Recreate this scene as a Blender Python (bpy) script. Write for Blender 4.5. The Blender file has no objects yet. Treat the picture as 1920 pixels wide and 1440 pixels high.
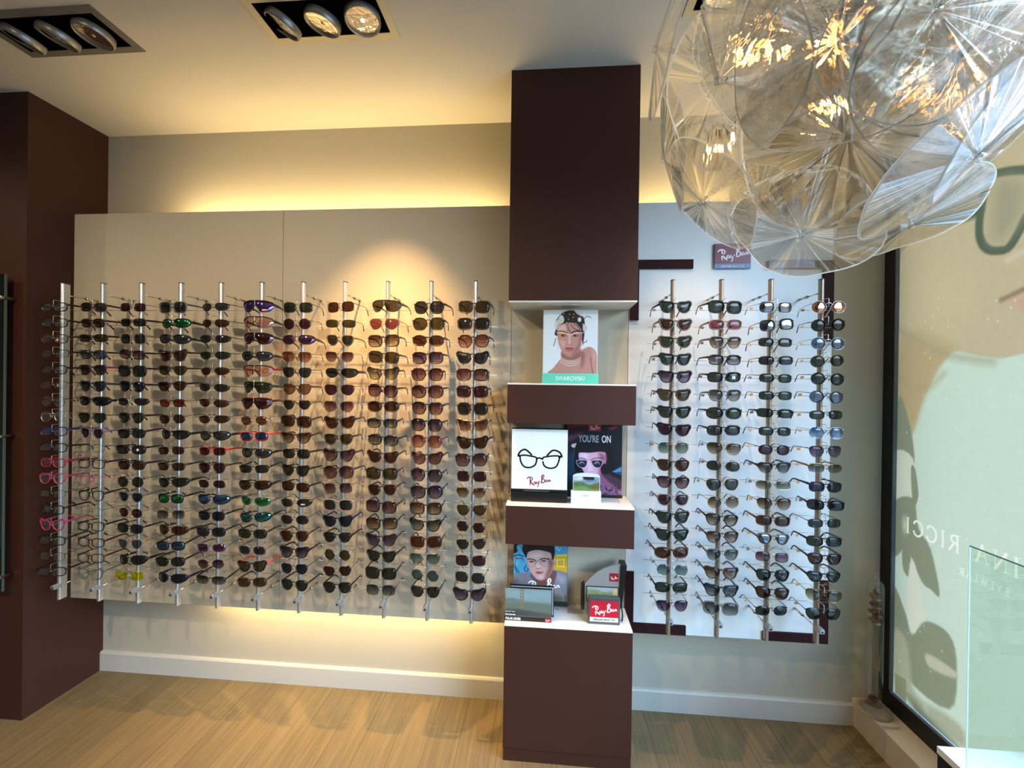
import bpy, math, random
import numpy as np
from mathutils import Vector, Matrix
random.seed(7)
sc = bpy.context.scene
COL = sc.collection

# ------------------------------------------------------------------ camera
F_PX, YAW, PITCH, ROLL, CAM_H = 790.2, .0797, -.0026, .0135, 1.4527
fw = Vector((-math.sin(YAW) * math.cos(PITCH), math.cos(YAW) * math.cos(PITCH), math.sin(PITCH)))
rt0 = Vector((math.cos(YAW), math.sin(YAW), 0))
up0 = rt0.cross(fw)
RT = math.cos(ROLL) * rt0 + math.sin(ROLL) * up0
UP = -math.sin(ROLL) * rt0 + math.cos(ROLL) * up0
EYE = Vector((0, 0, CAM_H))
cd = bpy.data.cameras.new('camera')
cam = bpy.data.objects.new('camera', cd)
COL.objects.link(cam)
cam.matrix_world = Matrix(((RT.x, UP.x, -fw.x, 0), (RT.y, UP.y, -fw.y, 0), (RT.z, UP.z, -fw.z, CAM_H), (0, 0, 0, 1)))
cd.sensor_width = 36
cd.lens = F_PX / 1920 * 36
cd.clip_start = .02
sc.camera = cam


def ray(px, py):
    return fw + RT * ((px - 960) / F_PX) + UP * ((720 - py) / F_PX)


def atY(px, py, Y):
    d = ray(px, py)
    return EYE + d * (Y / d.y)


def atX(px, py, X):
    d = ray(px, py)
    return EYE + d * (X / d.x)


def atZ(px, py, Z):
    d = ray(px, py)
    return EYE + d * ((Z - CAM_H) / d.z)


# ------------------------------------------------------------------ colour and materials
def lin(c):
    return tuple(((x / 255) / 12.92 if x / 255 <= .04045 else ((x / 255 + .055) / 1.055) ** 2.4) for x in c[:3])


MATS = {}


def newmat(name):
    m = bpy.data.materials.new(name)
    m.use_nodes = True
    nt = m.node_tree
    nt.nodes.clear()
    out = nt.nodes.new('ShaderNodeOutputMaterial')
    return m, nt, out


def N(nt, kind, **kw):
    n = nt.nodes.new('ShaderNode' + kind)
    for k, v in kw.items():
        if k in n.inputs:
            n.inputs[k].default_value = v
        else:
            setattr(n, k, v)
    return n


def pbr(name, rgb, rough=.5, metal=0, noise=0, nscale=20, bump=0, bscale=200, spec=.5, coat=0, linear=False):
    if name in MATS:
        return MATS[name]
    m, nt, out = newmat(name)
    b = N(nt, 'BsdfPrincipled')
    c = rgb if linear else lin(rgb)
    b.inputs['Base Color'].default_value = (*c, 1)
    b.inputs['Roughness'].default_value = rough
    b.inputs['Metallic'].default_value = metal
    b.inputs['Specular IOR Level'].default_value = spec
    b.inputs['Coat Weight'].default_value = coat
    nt.links.new(b.outputs[0], out.inputs[0])
    if noise or bump:
        tc = N(nt, 'TexCoord')
    if noise:
        n = N(nt, 'TexNoise')
        n.inputs['Scale'].default_value = nscale
        n.inputs['Detail'].default_value = 4
        nt.links.new(tc.outputs['Object'], n.inputs['Vector'])
        mx = N(nt, 'Mix', data_type='RGBA')
        mx.inputs[6].default_value = (*[x * (1 - noise) for x in c], 1)
        mx.inputs[7].default_value = (*[min(1, x * (1 + noise)) for x in c], 1)
        nt.links.new(n.outputs['Fac'], mx.inputs[0])
        nt.links.new(mx.outputs[2], b.inputs['Base Color'])
    if bump:
        n = N(nt, 'TexNoise')
        n.inputs['Scale'].default_value = bscale
        nt.links.new(tc.outputs['Object'], n.inputs['Vector'])
        bp = N(nt, 'Bump')
        bp.inputs['Strength'].default_value = bump
        bp.inputs['Distance'].default_value = .002
        nt.links.new(n.outputs['Fac'], bp.inputs['Height'])
        nt.links.new(bp.outputs[0], b.inputs['Normal'])
    MATS[name] = m
    return m


def emit(name, rgb, strength):
    if name in MATS:
        return MATS[name]
    m, nt, out = newmat(name)
    e = N(nt, 'Emission')
    e.inputs[0].default_value = (*lin(rgb), 1)
    e.inputs[1].default_value = strength
    nt.links.new(e.outputs[0], out.inputs[0])
    MATS[name] = m
    return m


def schlick(nt, f0=.04, power=5):
    """two-sided fresnel weight"""
    lw = N(nt, 'LayerWeight')
    lw.inputs['Blend'].default_value = .5
    pw = N(nt, 'Math', operation='POWER')
    pw.inputs[1].default_value = power
    nt.links.new(lw.outputs['Facing'], pw.inputs[0])
    ma = N(nt, 'Math', operation='MULTIPLY_ADD')
    ma.inputs[1].default_value = 1 - f0
    ma.inputs[2].default_value = f0
    nt.links.new(pw.outputs[0], ma.inputs[0])
    return ma


def glassy(name, tint=(1, 1, 1), refl=.08, rough=.02, ior=1.45):
    """thin clear plate: tinted see-through with a fresnel reflection"""
    if name in MATS:
        return MATS[name]
    m, nt, out = newmat(name)
    t = N(nt, 'BsdfTransparent')
    t.inputs[0].default_value = (*tint, 1)
    g = N(nt, 'BsdfGlossy')
    g.inputs['Roughness'].default_value = rough
    fr = schlick(nt, ((ior - 1) / (ior + 1)) ** 2)
    mx = N(nt, 'MixShader')
    nt.links.new(fr.outputs[0], mx.inputs[0])
    nt.links.new(t.outputs[0], mx.inputs[1])
    nt.links.new(g.outputs[0], mx.inputs[2])
    nt.links.new(mx.outputs[0], out.inputs[0])
    MATS[name] = m
    return m


def lens_mat(name, top, bot=None, mirror=0, mcol=(1, 1, 1), rough=.03):
    """sunglass lens: tinted see-through (top to bottom gradient), fresnel and optional mirror coat"""
    key = 'lens_' + name
    if key in MATS:
        return MATS[key]
    m, nt, out = newmat(key)
    t = N(nt, 'BsdfTransparent')
    if bot:
        tc = N(nt, 'TexCoord')
        sp = N(nt, 'SeparateXYZ')
        nt.links.new(tc.outputs['Generated'], sp.inputs[0])
        mp = N(nt, 'MapRange')
        mp.inputs['From Min'].default_value = .08
        mp.inputs['From Max'].default_value = .85
        nt.links.new(sp.outputs['Z'], mp.inputs['Value'])
        mc = N(nt, 'Mix', data_type='RGBA')
        mc.inputs[6].default_value = (*[(x * .85) ** .5 for x in bot], 1)
        mc.inputs[7].default_value = (*[(x * .7) ** .5 for x in top], 1)
        nt.links.new(mp.outputs[0], mc.inputs[0])
        nt.links.new(mc.outputs[2], t.inputs[0])
    else:
        t.inputs[0].default_value = (*[(x * (.62 if sum(top) < 1.2 else 1)) ** .5 for x in top], 1)
    d = N(nt, 'BsdfDiffuse')
    d.inputs[0].default_value = (*[x * .35 for x in top], 1)
    m0 = N(nt, 'MixShader')
    m0.inputs[0].default_value = .05 if sum(top) < 1.5 else .02
    nt.links.new(t.outputs[0], m0.inputs[1])
    nt.links.new(d.outputs[0], m0.inputs[2])
    g = N(nt, 'BsdfGlossy')
    g.inputs['Roughness'].default_value = rough
    g.inputs[0].default_value = (1, 1, 1, 1)
    fr = schlick(nt, .024)
    mx = N(nt, 'MixShader')
    nt.links.new(fr.outputs[0], mx.inputs[0])
    nt.links.new(m0.outputs[0], mx.inputs[1])
    nt.links.new(g.outputs[0], mx.inputs[2])
    last = mx
    if mirror:
        g2 = N(nt, 'BsdfGlossy')
        g2.inputs['Roughness'].default_value = .04
        g2.inputs[0].default_value = (*mcol, 1)
        geo = N(nt, 'NewGeometry')
        mm = N(nt, 'MixShader')
        mm.inputs[0].default_value = mirror
        nt.links.new(last.outputs[0], mm.inputs[1])
        nt.links.new(g2.outputs[0], mm.inputs[2])
        last = mm
    nt.links.new(last.outputs[0], out.inputs[0])
    MATS[key] = m
    return m


# ------------------------------------------------------------------ objects
def tag(o, label=None, cat=None, group=None, kind=None):
    if label:
        o['label'] = label
    if cat:
        o['category'] = cat
    if group:
        o['group'] = group
    if kind:
        o['kind'] = kind
    return o


def empty(name, loc, label=None, cat=None, group=None):
    o = bpy.data.objects.new(name, None)
    o.empty_display_size = .05
    o.location = loc
    COL.objects.link(o)
    return tag(o, label, cat, group)


class MB:
    def __init__(s):
        s.v, s.f, s.m = [], [], []

    def add(s, vs, fs, mi=0):
        b = len(s.v)
        s.v += [tuple(x) for x in vs]
        s.f += [tuple(i + b for i in f) for f in fs]
        s.m += [mi] * len(fs)
        return s

    def box(s, a, b, mi=0):
        x0, y0, z0 = [min(a[i], b[i]) for i in range(3)]
        x1, y1, z1 = [max(a[i], b[i]) for i in range(3)]
        return s.add([(x0, y0, z0), (x1, y0, z0), (x1, y1, z0), (x0, y1, z0), (x0, y0, z1), (x1, y0, z1), (x1, y1, z1), (x0, y1, z1)],
                     [(0, 3, 2, 1), (4, 5, 6, 7), (0, 1, 5, 4), (1, 2, 6, 5), (2, 3, 7, 6), (3, 0, 4, 7)], mi)

    def tube(s, pts, r, n=8, mi=0, flat=(1, 1)):
        """tube along a polyline; r number or list; flat scales the two cross axes"""
        pts = [Vector(p) for p in pts]
        if not isinstance(r, (list, tuple)):
            r = [r] * len(pts)
        rings = []
        prev = None
        for i, p in enumerate(pts):
            a = pts[max(0, i - 1)]
            b = pts[min(len(pts) - 1, i + 1)]
            t = (b - a).normalized()
            if prev is None:
                ref = Vector((0, 0, 1)) if abs(t.z) < .9 else Vector((1, 0, 0))
                u = t.cross(ref).normalized()
            else:
                u = (prev - t * prev.dot(t)).normalized()
            prev = u
            w = t.cross(u)
            rings.append([p + (u * math.cos(2 * math.pi * k / n) * flat[0] + w * math.sin(2 * math.pi * k / n) * flat[1]) * r[i] for k in range(n)])
        vs = [v for rg in rings for v in rg]
        fs = []
        for i in range(len(pts) - 1):
            for k in range(n):
                k2 = (k + 1) % n
                fs.append((i * n + k, i * n + k2, (i + 1) * n + k2, (i + 1) * n + k))
        fs.append(tuple(range(n - 1, -1, -1)))
        fs.append(tuple((len(pts) - 1) * n + k for k in range(n)))
        return s.add(vs, fs, mi)

    def lathe(s, prof, c=(0, 0, 0), n=24, axis='z', mi=0):
        vs, fs = [], []
        for (r, h) in prof:
            for k in range(n):
                a = 2 * math.pi * k / n
                x, y = r * math.cos(a), r * math.sin(a)
                if axis == 'z':
                    p = (x, y, h)
                elif axis == 'y':
                    p = (x, h, y)
                else:
                    p = (h, x, y)
                vs.append((p[0] + c[0], p[1] + c[1], p[2] + c[2]))
        m = len(prof)
        for i in range(m - 1):
            for k in range(n):
                k2 = (k + 1) % n
                fs.append((i * n + k, i * n + k2, (i + 1) * n + k2, (i + 1) * n + k))
        if prof[0][0] > 1e-5:
            fs.append(tuple(range(n - 1, -1, -1)))
        if prof[-1][0] > 1e-5:
            fs.append(tuple((m - 1) * n + k for k in range(n)))
        return s.add(vs, fs, mi)

    def prism(s, poly, y0, y1, mi=0, plane='xz'):
        """extrude a 2-D polygon; plane xz -> depth along y, yz -> depth along x, xy -> depth along z"""
        n = len(poly)

        def P(p, d):
            return (p[0], d, p[1]) if plane == 'xz' else ((d, p[0], p[1]) if plane == 'yz' else (p[0], p[1], d))
        vs = [P(p, y0) for p in poly] + [P(p, y1) for p in poly]
        fs = [tuple(range(n)), tuple(range(2 * n - 1, n - 1, -1))]
        for k in range(n):
            k2 = (k + 1) % n
            fs.append((k, n + k, n + k2, k2))
        return s.add(vs, fs, mi)

    def build(s, name, mats, parent=None, smooth=False, loc=None, bevel=0, kind=None):
        me = bpy.data.meshes.new(name)
        me.from_pydata(s.v, [], s.f)
        if not isinstance(mats, (list, tuple)):
            mats = [mats]
        for m in mats:
            me.materials.append(m)
        for i, p in enumerate(me.polygons):
            p.material_index = s.m[i]
            p.use_smooth = smooth
        me.update()
        import bmesh
        bm = bmesh.new()
        bm.from_mesh(me)
        bmesh.ops.recalc_face_normals(bm, faces=bm.faces)
        bm.to_mesh(me)
        bm.free()
        o = bpy.data.objects.new(name, me)
        COL.objects.link(o)
        if parent:
            o.parent = parent
        if loc:
            o.location = loc
        if bevel:
            md = o.modifiers.new('bevel', 'BEVEL')
            md.width = bevel
            md.segments = 2
            md.limit_method = 'ANGLE'
        if smooth and not bevel:
            try:
                md = o.modifiers.new('wn', 'WEIGHTED_NORMAL')
                md.keep_sharp = True
            except Exception:
                pass
        if kind:
            o['kind'] = kind
        return o


def spline(pts, per=6, closed=False):
    """Catmull-Rom through points (tuples of any length)"""
    P = [np.array(p, float) for p in pts]
    n = len(P)
    out = []
    segs = n if closed else n - 1
    for i in range(segs):
        if closed:
            p0, p1, p2, p3 = P[(i - 1) % n], P[i], P[(i + 1) % n], P[(i + 2) % n]
        else:
            p0, p1, p2, p3 = P[max(i - 1, 0)], P[i], P[i + 1], P[min(i + 2, n - 1)]
        for k in range(per):
            t = k / per
            out.append(.5 * ((2 * p1) + (-p0 + p2) * t + (2 * p0 - 5 * p1 + 4 * p2 - p3) * t * t + (-p0 + 3 * p1 - 3 * p2 + p3) * t ** 3))
    if not closed:
        out.append(P[-1])
    return out


# common materials
M_wall = pbr('wall_paint', (176, 169, 152), .85, noise=.03, nscale=2.5, bump=.15, bscale=350)
M_ceil = pbr('ceiling_paint', (205, 198, 184), .9, noise=.015, nscale=1.5)
M_panel = pbr('panel_laminate', (184, 175, 154), .55, noise=.04, nscale=1.6, bump=.06, bscale=300)
M_base = pbr('baseboard_paint', (190, 186, 176), .5)
M_brown = pbr('brown_laminate', (60, 33, 24), .5, noise=.05, nscale=6, bump=.05, bscale=400, spec=.25)
M_white = pbr('white_board', (225, 218, 205), .45)
M_blackmetal = pbr('black_metal', (14, 14, 16), .45)
M_black = pbr('black_plastic', (12, 12, 13), .35)
M_alu = pbr('aluminium', (206, 208, 206), .3, metal=.85)
M_steel = pbr('bright_steel', (205, 200, 190), .22, metal=1)
M_gasket = pbr('gasket', (96, 112, 128), .5)

# floor: wood-look planks, 0.13 m wide, running away from the viewer
def floor_mat():
    m, nt, out = newmat('oak_planks')
    tc = N(nt, 'TexCoord')
    sp = N(nt, 'SeparateXYZ')
    nt.links.new(tc.outputs['Object'], sp.inputs[0])
    ax = N(nt, 'Math', operation='ADD')
    ax.inputs[1].default_value = 10 - .45 + .1297 * 3
    nt.links.new(sp.outputs['X'], ax.inputs[0])
    cb = N(nt, 'CombineXYZ')
    ay = N(nt, 'Math', operation='ADD')
    ay.inputs[1].default_value = 10.35
    nt.links.new(sp.outputs['Y'], ay.inputs[0])
    # x must be a multiple of the row height where a joint line lies
    ax.inputs[1].default_value = .1297 * 80 - .45
    nt.links.new(ay.outputs[0], cb.inputs[0])
    nt.links.new(ax.outputs[0], cb.inputs[1])
    br = N(nt, 'TexBrick')
    br.offset = .37
    br.offset_frequency = 2
    br.inputs['Scale'].default_value = 1
    br.inputs['Brick Width'].default_value = .9
    br.inputs['Row Height'].default_value = .1297
    br.inputs['Mortar Size'].default_value = .0016
    br.inputs['Mortar Smooth'].default_value = .3
    br.inputs['Bias'].default_value = 0
    br.inputs['Color1'].default_value = (0, 0, 0, 1)
    br.inputs['Color2'].default_value = (1, 1, 1, 1)
    br.inputs['Mortar'].default_value = (.5, .5, .5, 1)
    nt.links.new(cb.outputs[0], br.inputs['Vector'])
    # grain
    mp = N(nt, 'Mapping')
    mp.inputs['Scale'].default_value = (60, 2.4, 1)
    nt.links.new(tc.outputs['Object'], mp.inputs[0])
    ad = N(nt, 'VectorMath', operation='ADD')
    sc_ = N(nt, 'VectorMath', operation='SCALE')
    sc_.inputs['Scale'].default_value = 7
    nt.links.new(br.outputs['Color'], sc_.inputs[0])
    nt.links.new(mp.outputs[0], ad.inputs[0])
    nt.links.new(sc_.outputs[0], ad.inputs[1])
    g = N(nt, 'TexNoise')
    g.inputs['Scale'].default_value = 1.6
    g.inputs['Detail'].default_value = 6
    g.inputs['Roughness'].default_value = .62
    nt.links.new(ad.outputs[0], g.inputs['Vector'])
    r = N(nt, 'ValToRGB')
    r.color_ramp.elements[0].position = .3
    r.color_ramp.elements[0].color = (*lin((106, 89, 61)), 1)
    r.color_ramp.elements[1].position = .72
    r.color_ramp.elements[1].color = (*lin((130, 111, 77)), 1)
    nt.links.new(g.outputs['Fac'], r.inputs[0])
    hv = N(nt, 'HueSaturation')
    mr = N(nt, 'MapRange')
    mr.inputs['To Min'].default_value = .86
    mr.inputs['To Max'].default_value = 1.1
    nt.links.new(br.outputs['Color'], mr.inputs['Value'])
    nt.links.new(mr.outputs[0], hv.inputs['Value'])
    nt.links.new(r.outputs[0], hv.inputs['Color'])
    mx = N(nt, 'Mix', data_type='RGBA')
    mx.inputs[7].default_value = (*lin((92, 72, 50)), 1)
    nt.links.new(br.outputs['Fac'], mx.inputs[0])
    nt.links.new(hv.outputs[0], mx.inputs[6])
    b = N(nt, 'BsdfPrincipled')
    b.inputs['Roughness'].default_value = .5
    b.inputs['Specular IOR Level'].default_value = .35
    nt.links.new(mx.outputs[2], b.inputs['Base Color'])
    bp = N(nt, 'Bump')
    bp.inputs['Strength'].default_value = .25
    bp.inputs['Distance'].default_value = .001
    nt.links.new(g.outputs['Fac'], bp.inputs['Height'])
    nt.links.new(bp.outputs[0], b.inputs['Normal'])
    nt.links.new(b.outputs[0], out.inputs[0])
    return m


M_floor = floor_mat()

# ------------------------------------------------------------------ the room
YW, YP, YC, XL, XF, XG, H = 1.932, 1.7825, 1.611, -2.184, 1.4445, 1.336, 2.65
ZT, ZB = 2.205, .430
CX0, CX1 = -.146, .339
BACK, LEFT = -4.2, -4.6


def struct(name, mb, mat, **k):
    return mb.build(name, mat, kind='structure', **k)


struct('floor', MB().box((LEFT, BACK, -.05), (XF + .2, YW + .1, 0)), M_floor)
struct('ceiling', MB().box((LEFT, BACK, H), (XF + .2, YW + .1, H + .1)), M_ceil)
struct('wall_back', MB().box((XL - .2, YW, 0), (XF + .2, YW + .1, H)), M_wall)
struct('wall_left', MB().box((LEFT, 1.6055, 0), (XL, YW, H)), M_brown)
struct('wall_far_left', MB().box((LEFT - .1, BACK, 0), (LEFT, YW, H)), M_wall)
struct('wall_front', MB().box((LEFT, BACK - .1, 0), (XF + .2, BACK, H)), M_wall)
struct('baseboard_back', MB().prism([(YW, 0), (YW - .015, 0), (YW - .015, .085), (YW - .011, .092), (YW, .094)], XL, CX0 + .02, plane='yz'), M_base)
struct('baseboard_right', MB().prism([(YW, 0), (YW - .015, 0), (YW - .015, .085), (YW - .011, .092), (YW, .094)], CX1 - .02, XG, plane='yz'), M_base)
struct('trim_1', MB().box((XG, .2, 0), (XF + .1, YW, .1146)), pbr('ledge_paint', (188, 178, 160), .5), bevel=.002)

# window wall on the right
WY0, WY1, WZ0, WZ1 = -1.5, 1.8835, .183, 2.48
wf = MB()
wf.box((XF, WY1, .1146), (XF + .06, YW, H))
wf.box((XF, WY0, .1146), (XF + .06, WY1, WZ0))
wf.box((XF, WY0, WZ1), (XF + .06, WY1, H))
wf.box((XF, WY0 - .06, .1146), (XF + .06, WY0, H))
w1 = struct('window_1', wf, M_blackmetal)
gl = MB().box((XF + .022, WY0, WZ0), (XF + .028, WY1, WZ1)).build('pane', glassy('window_glass', (.97, .99, .98)), w1)
gk = MB().box((XF + .004, WY1 - .006, WZ0), (XF + .022, WY1, WZ1)).box((XF + .004, WY0, WZ0), (XF + .022, WY1, WZ0 + .005)).build('gasket', M_gasket, w1)
struct('wall_right', MB().box((XF, BACK, 0), (XF + .2, WY0 - .06, H)).box((XF + .06, BACK, 0), (XF + .2, YW, .1146)), M_wall)
struct('ground', MB().box((XF + .2, -12, -.3), (16, 12, -.1)), pbr('pavement', (120, 118, 112), .9, noise=.1, nscale=3))

# display panels carrying the racks
def panel(name, x0, x1, z0, z1, label, mat=None):
    o = MB().box((x0, YP, z0), (x1, YP + .02, z1)).build(name, mat or M_panel, bevel=.0012)
    return tag(o, label, 'wall panel', 'beige backing panels')


panel('wall_panel', XL + .002, -1.1695, ZB, ZT, 'beige backing panel farthest left, beside the brown side wall')
panel('wall_panel', -1.168, -.149, ZB, ZT, 'beige backing panel under the warm spotlight, left of the brown column')
panel('wall_panel', -.1475, .3385, ZB, ZT, 'narrow beige backing panel behind the shelves of the brown column')
panel('wall_panel', .340, 1.1385, ZB - .005, ZT, 'pale backing panel right of the brown column with patterned corner strips', pbr('pale_laminate', (214, 218, 218), .5, noise=.02, nscale=2))
# stand-off battens behind the panels, hidden in the shadow gap
for x0, x1 in ((XL + .1, CX0 - .1), (CX1 + .08, 1.0)):
    b = MB().box((x0, YP + .02, 1.25), (x1, YW, 1.33)).build('trim_2', M_wall, kind='structure')

# LED strips on the back of the panels (warm cove light)
def led(name, x0, x1, z, dz, power, label):
    m = emit('led_face', (255, 205, 110), 12)
    o = MB().box((x0, YP + .02, z - .006), (x1, YP + .028, z + .006)).build(name, m, kind='structure')
    ld = bpy.data.lights.new('cove_light', 'AREA')
    ld.shape = 'RECTANGLE'
    ld.size = x1 - x0
    ld.size_y = .03
    ld.energy = power
    ld.color = (1, .74, .36)
    lo = bpy.data.objects.new('cove_light', ld)
    COL.objects.link(lo)
    lo.location = ((x0 + x1) / 2, YP + .055, z)
    d = Vector((0, .55, 1.0 if dz > 0 else -1.0)).normalized()
    lo.rotation_euler = d.to_track_quat('-Z', 'Y').to_euler()
    return o


led('trim_3', -1.75, -.2, ZT - .03, 1, 5.5, 'warm light strip hidden behind the top edge of left panels')
led('trim_3', -1.55, -.2, ZB + .03, -1, 5.0, 'warm light strip hidden behind the bottom edge of left panels')
led('trim_3', .36, 1.05, ZT - .03, 1, 2.2, 'warm light strip hidden behind the top edge of the right panel')

# ------------------------------------------------------------------ brown column of display boxes
def display_box(z0, z1, label, top_white=False, bottom_white=False, plinth=False):
    e = empty('display_box', ((CX0 + CX1) / 2, YC, z0), label, 'display box', 'brown column of display boxes')
    w = (CX1 - CX0) / 2
    d = YP - YC
    t = .006
    h = z1 - z0
    za = t if bottom_white else 0
    zb = h - (t if top_white else 0)
    if plinth:
        MB().box((-w + .0015, .002, 0), (w - .0015, d, .046)).build('plinth', M_brown, e)
        za = .048
    MB().box((-w, 0, za), (w, d, zb)).build('body', M_brown, e, bevel=.0012)
    if top_white:
        MB().box((-w + .0005, .0005, zb), (w - .0005, d, h)).build('top_board', M_white, e)
    if bottom_white:
        MB().box((-w + .0005, .0005, 0), (w - .0005, d, za)).build('bottom_board', M_white, e)
        r = MB().lathe([(.030, -.003), (.034, -.003), (.035, 0), (.035, .002)], (.0, .085, 0)).build('downlight_ring', M_alu, e, smooth=True)
    return e


display_box(1.762, H, 'tall brown display box hanging from the ceiling', bottom_white=True)
display_box(1.2985, 1.453, 'brown display box under the green-based portrait stand', top_white=True)
display_box(.834, .987, 'brown display box carrying the black spectacles picture', top_white=True)
display_box(0, .5245, 'brown floor-standing base box of the column', top_white=True, plinth=True)

# ------------------------------------------------------------------ painted cards (vertex-coloured prints)
def vcol_mat(name, rough=.4, translucent=False):
    if name in MATS:
        return MATS[name]
    m, nt, out = newmat(name)
    a = N(nt, 'Attribute')
    a.attribute_name = 'print'
    b = N(nt, 'BsdfPrincipled')
    b.inputs['Roughness'].default_value = rough
    nt.links.new(a.outputs['Color'], b.inputs['Base Color'])
    if translucent:
        t = N(nt, 'BsdfTranslucent')
        vm = N(nt, 'VectorMath', operation='SCALE')
        vm.inputs['Scale'].default_value = FILM
        nt.links.new(a.outputs['Color'], vm.inputs[0])
        nt.links.new(vm.outputs[0], t.inputs[0])
        mx = N(nt, 'MixShader')
        mx.inputs[0].default_value = .8
        nt.links.new(b.outputs[0], mx.inputs[1])
        nt.links.new(t.outputs[0], mx.inputs[2])
        nt.links.new(mx.outputs[0], out.inputs[0])
    else:
        nt.links.new(b.outputs[0], out.inputs[0])
    MATS[name] = m
    return m


class Paint:
    """numpy canvas in the source coordinates of the print"""
    def __init__(s, x0, y0, x1, y1, nx, ny, bg):
        s.nx, s.ny = nx, ny
        X, Y = np.meshgrid(np.linspace(x0, x1, nx), np.linspace(y0, y1, ny))
        s.X, s.Y = X, Y
        s.px = abs(x1 - x0) / nx
        s.c = np.zeros((ny, nx, 3)) + np.array(bg, float)

    def blend(s, a, col):
        a = np.clip(a, 0, 1)[..., None]
        s.c = s.c * (1 - a) + np.array(col, float) * a
        return s

    def sd(s, pts, closed=True):
        X, Y = s.X, s.Y
        D = np.full(X.shape, 1e9)
        inside = np.zeros(X.shape, bool)
        n = len(pts)
        for i in range(n if closed else n - 1):
            ax, ay = pts[i][:2]
            bx, by = pts[(i + 1) % n][:2]
            dx, dy = bx - ax, by - ay
            L = dx * dx + dy * dy + 1e-9
            t = np.clip(((X - ax) * dx + (Y - ay) * dy) / L, 0, 1)
            D = np.minimum(D, np.hypot(X - ax - t * dx, Y - ay - t * dy))
            if closed:
                cond = ((ay > Y) != (by > Y)) & (X < (bx - ax) * (Y - ay) / ((by - ay) or 1e-9) + ax)
                inside ^= cond
        return np.where(inside, -D, D) if closed else D

    def poly(s, pts, col, soft=None, a=1, smooth=True):
        soft = soft or s.px
        if smooth:
            pts = spline(pts, 4, True)
        return s.blend(a * (.5 - s.sd(pts) / (2 * soft)), col)

    def line(s, pts, w, col, soft=None, a=1, smooth=True):
        soft = soft or s.px
        if smooth and len(pts) > 2:
            pts = spline(pts, 4)
        return s.blend(a * (.5 - (s.sd(pts, False) - w / 2) / (2 * soft)), col)

    def ell(s, cx, cy, rx, ry, col, soft=None, a=1, rot=0):
        soft = soft or s.px
        c, n = math.cos(rot), math.sin(rot)
        x = (s.X - cx) * c + (s.Y - cy) * n
        y = -(s.X - cx) * n + (s.Y - cy) * c
        d = (np.sqrt((x / rx) ** 2 + (y / ry) ** 2 + 1e-9) - 1) * min(rx, ry)
        return s.blend(a * (.5 - d / (2 * soft)), col)

    def grain(s, amt, k=6):
        rng = np.random.default_rng(3)
        g = rng.normal(0, 1, (s.ny // k + 2, s.nx // k + 2))
        yy = np.linspace(0, g.shape[0] - 1.001, s.ny)
        xx = np.linspace(0, g.shape[1] - 1.001, s.nx)
        iy, ix = yy.astype(int), xx.astype(int)
        fy, fx = (yy - iy)[:, None], (xx - ix)[None]
        v = (g[iy][:, ix] * (1 - fy) * (1 - fx) + g[iy + 1][:, ix] * fy * (1 - fx) + g[iy][:, ix + 1] * (1 - fy) * fx + g[iy + 1][:, ix + 1] * fy * fx)
        s.c = s.c + v[..., None] * amt
        return s

    def mesh(s, name, P00, P10, P01, mat, parent=None):
        """canvas to a grid: P00 is the first corner, P10 end of x, P01 end of y"""
        P00, P10, P01 = [np.array(p, float) for p in (P00, P10, P01)]
        u = np.linspace(0, 1, s.nx)
        v = np.linspace(0, 1, s.ny)
        U, V = np.meshgrid(u, v)
        co = P00 + U[..., None] * (P10 - P00) + V[..., None] * (P01 - P00)
        me = bpy.data.meshes.new(name)
        ny, nx = s.ny, s.nx
        idx = np.arange(nx * ny).reshape(ny, nx)
        q = np.stack([idx[:-1, :-1], idx[1:, :-1], idx[1:, 1:], idx[:-1, 1:]], -1).reshape(-1, 4)
        me.from_pydata(co.reshape(-1, 3).tolist(), [], q.tolist())
        at = me.color_attributes.new('print', 'FLOAT_COLOR', 'POINT')
        c = np.clip(s.c, 0, 255) / 255
        c = np.where(c <= .04045, c / 12.92, ((c + .055) / 1.055) ** 2.4)
        at.data.foreach_set('color', np.concatenate([c, np.ones((ny, nx, 1))], -1).reshape(-1))
        me.materials.append(mat)
        o = bpy.data.objects.new(name, me)
        COL.objects.link(o)
        if parent:
            o.parent = parent
        return o


def textmesh(name, body, size, mat, parent=None, loc=(0, 0, 0), rot=(math.pi / 2, 0, 0), sx=1, bold=0, spacing=1, extrude=.0003, align='LEFT', shear=0):
    cu = bpy.data.curves.new(name, 'FONT')
    cu.body = body
    cu.size = size
    cu.extrude = extrude
    cu.offset = bold
    cu.space_character = spacing
    cu.align_x = align
    cu.shear = shear
    t = bpy.data.objects.new(name, cu)
    COL.objects.link(t)
    bpy.context.view_layer.update()
    me = bpy.data.meshes.new_from_object(t.evaluated_get(bpy.context.evaluated_depsgraph_get()))
    bpy.data.objects.remove(t)
    me.materials.clear()
    me.materials.append(mat)
    o = bpy.data.objects.new(name, me)
    COL.objects.link(o)
    o.location = loc
    o.rotation_euler = rot
    o.scale = (sx, 1, 1)
    if parent:
        o.parent = parent
    return o


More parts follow.
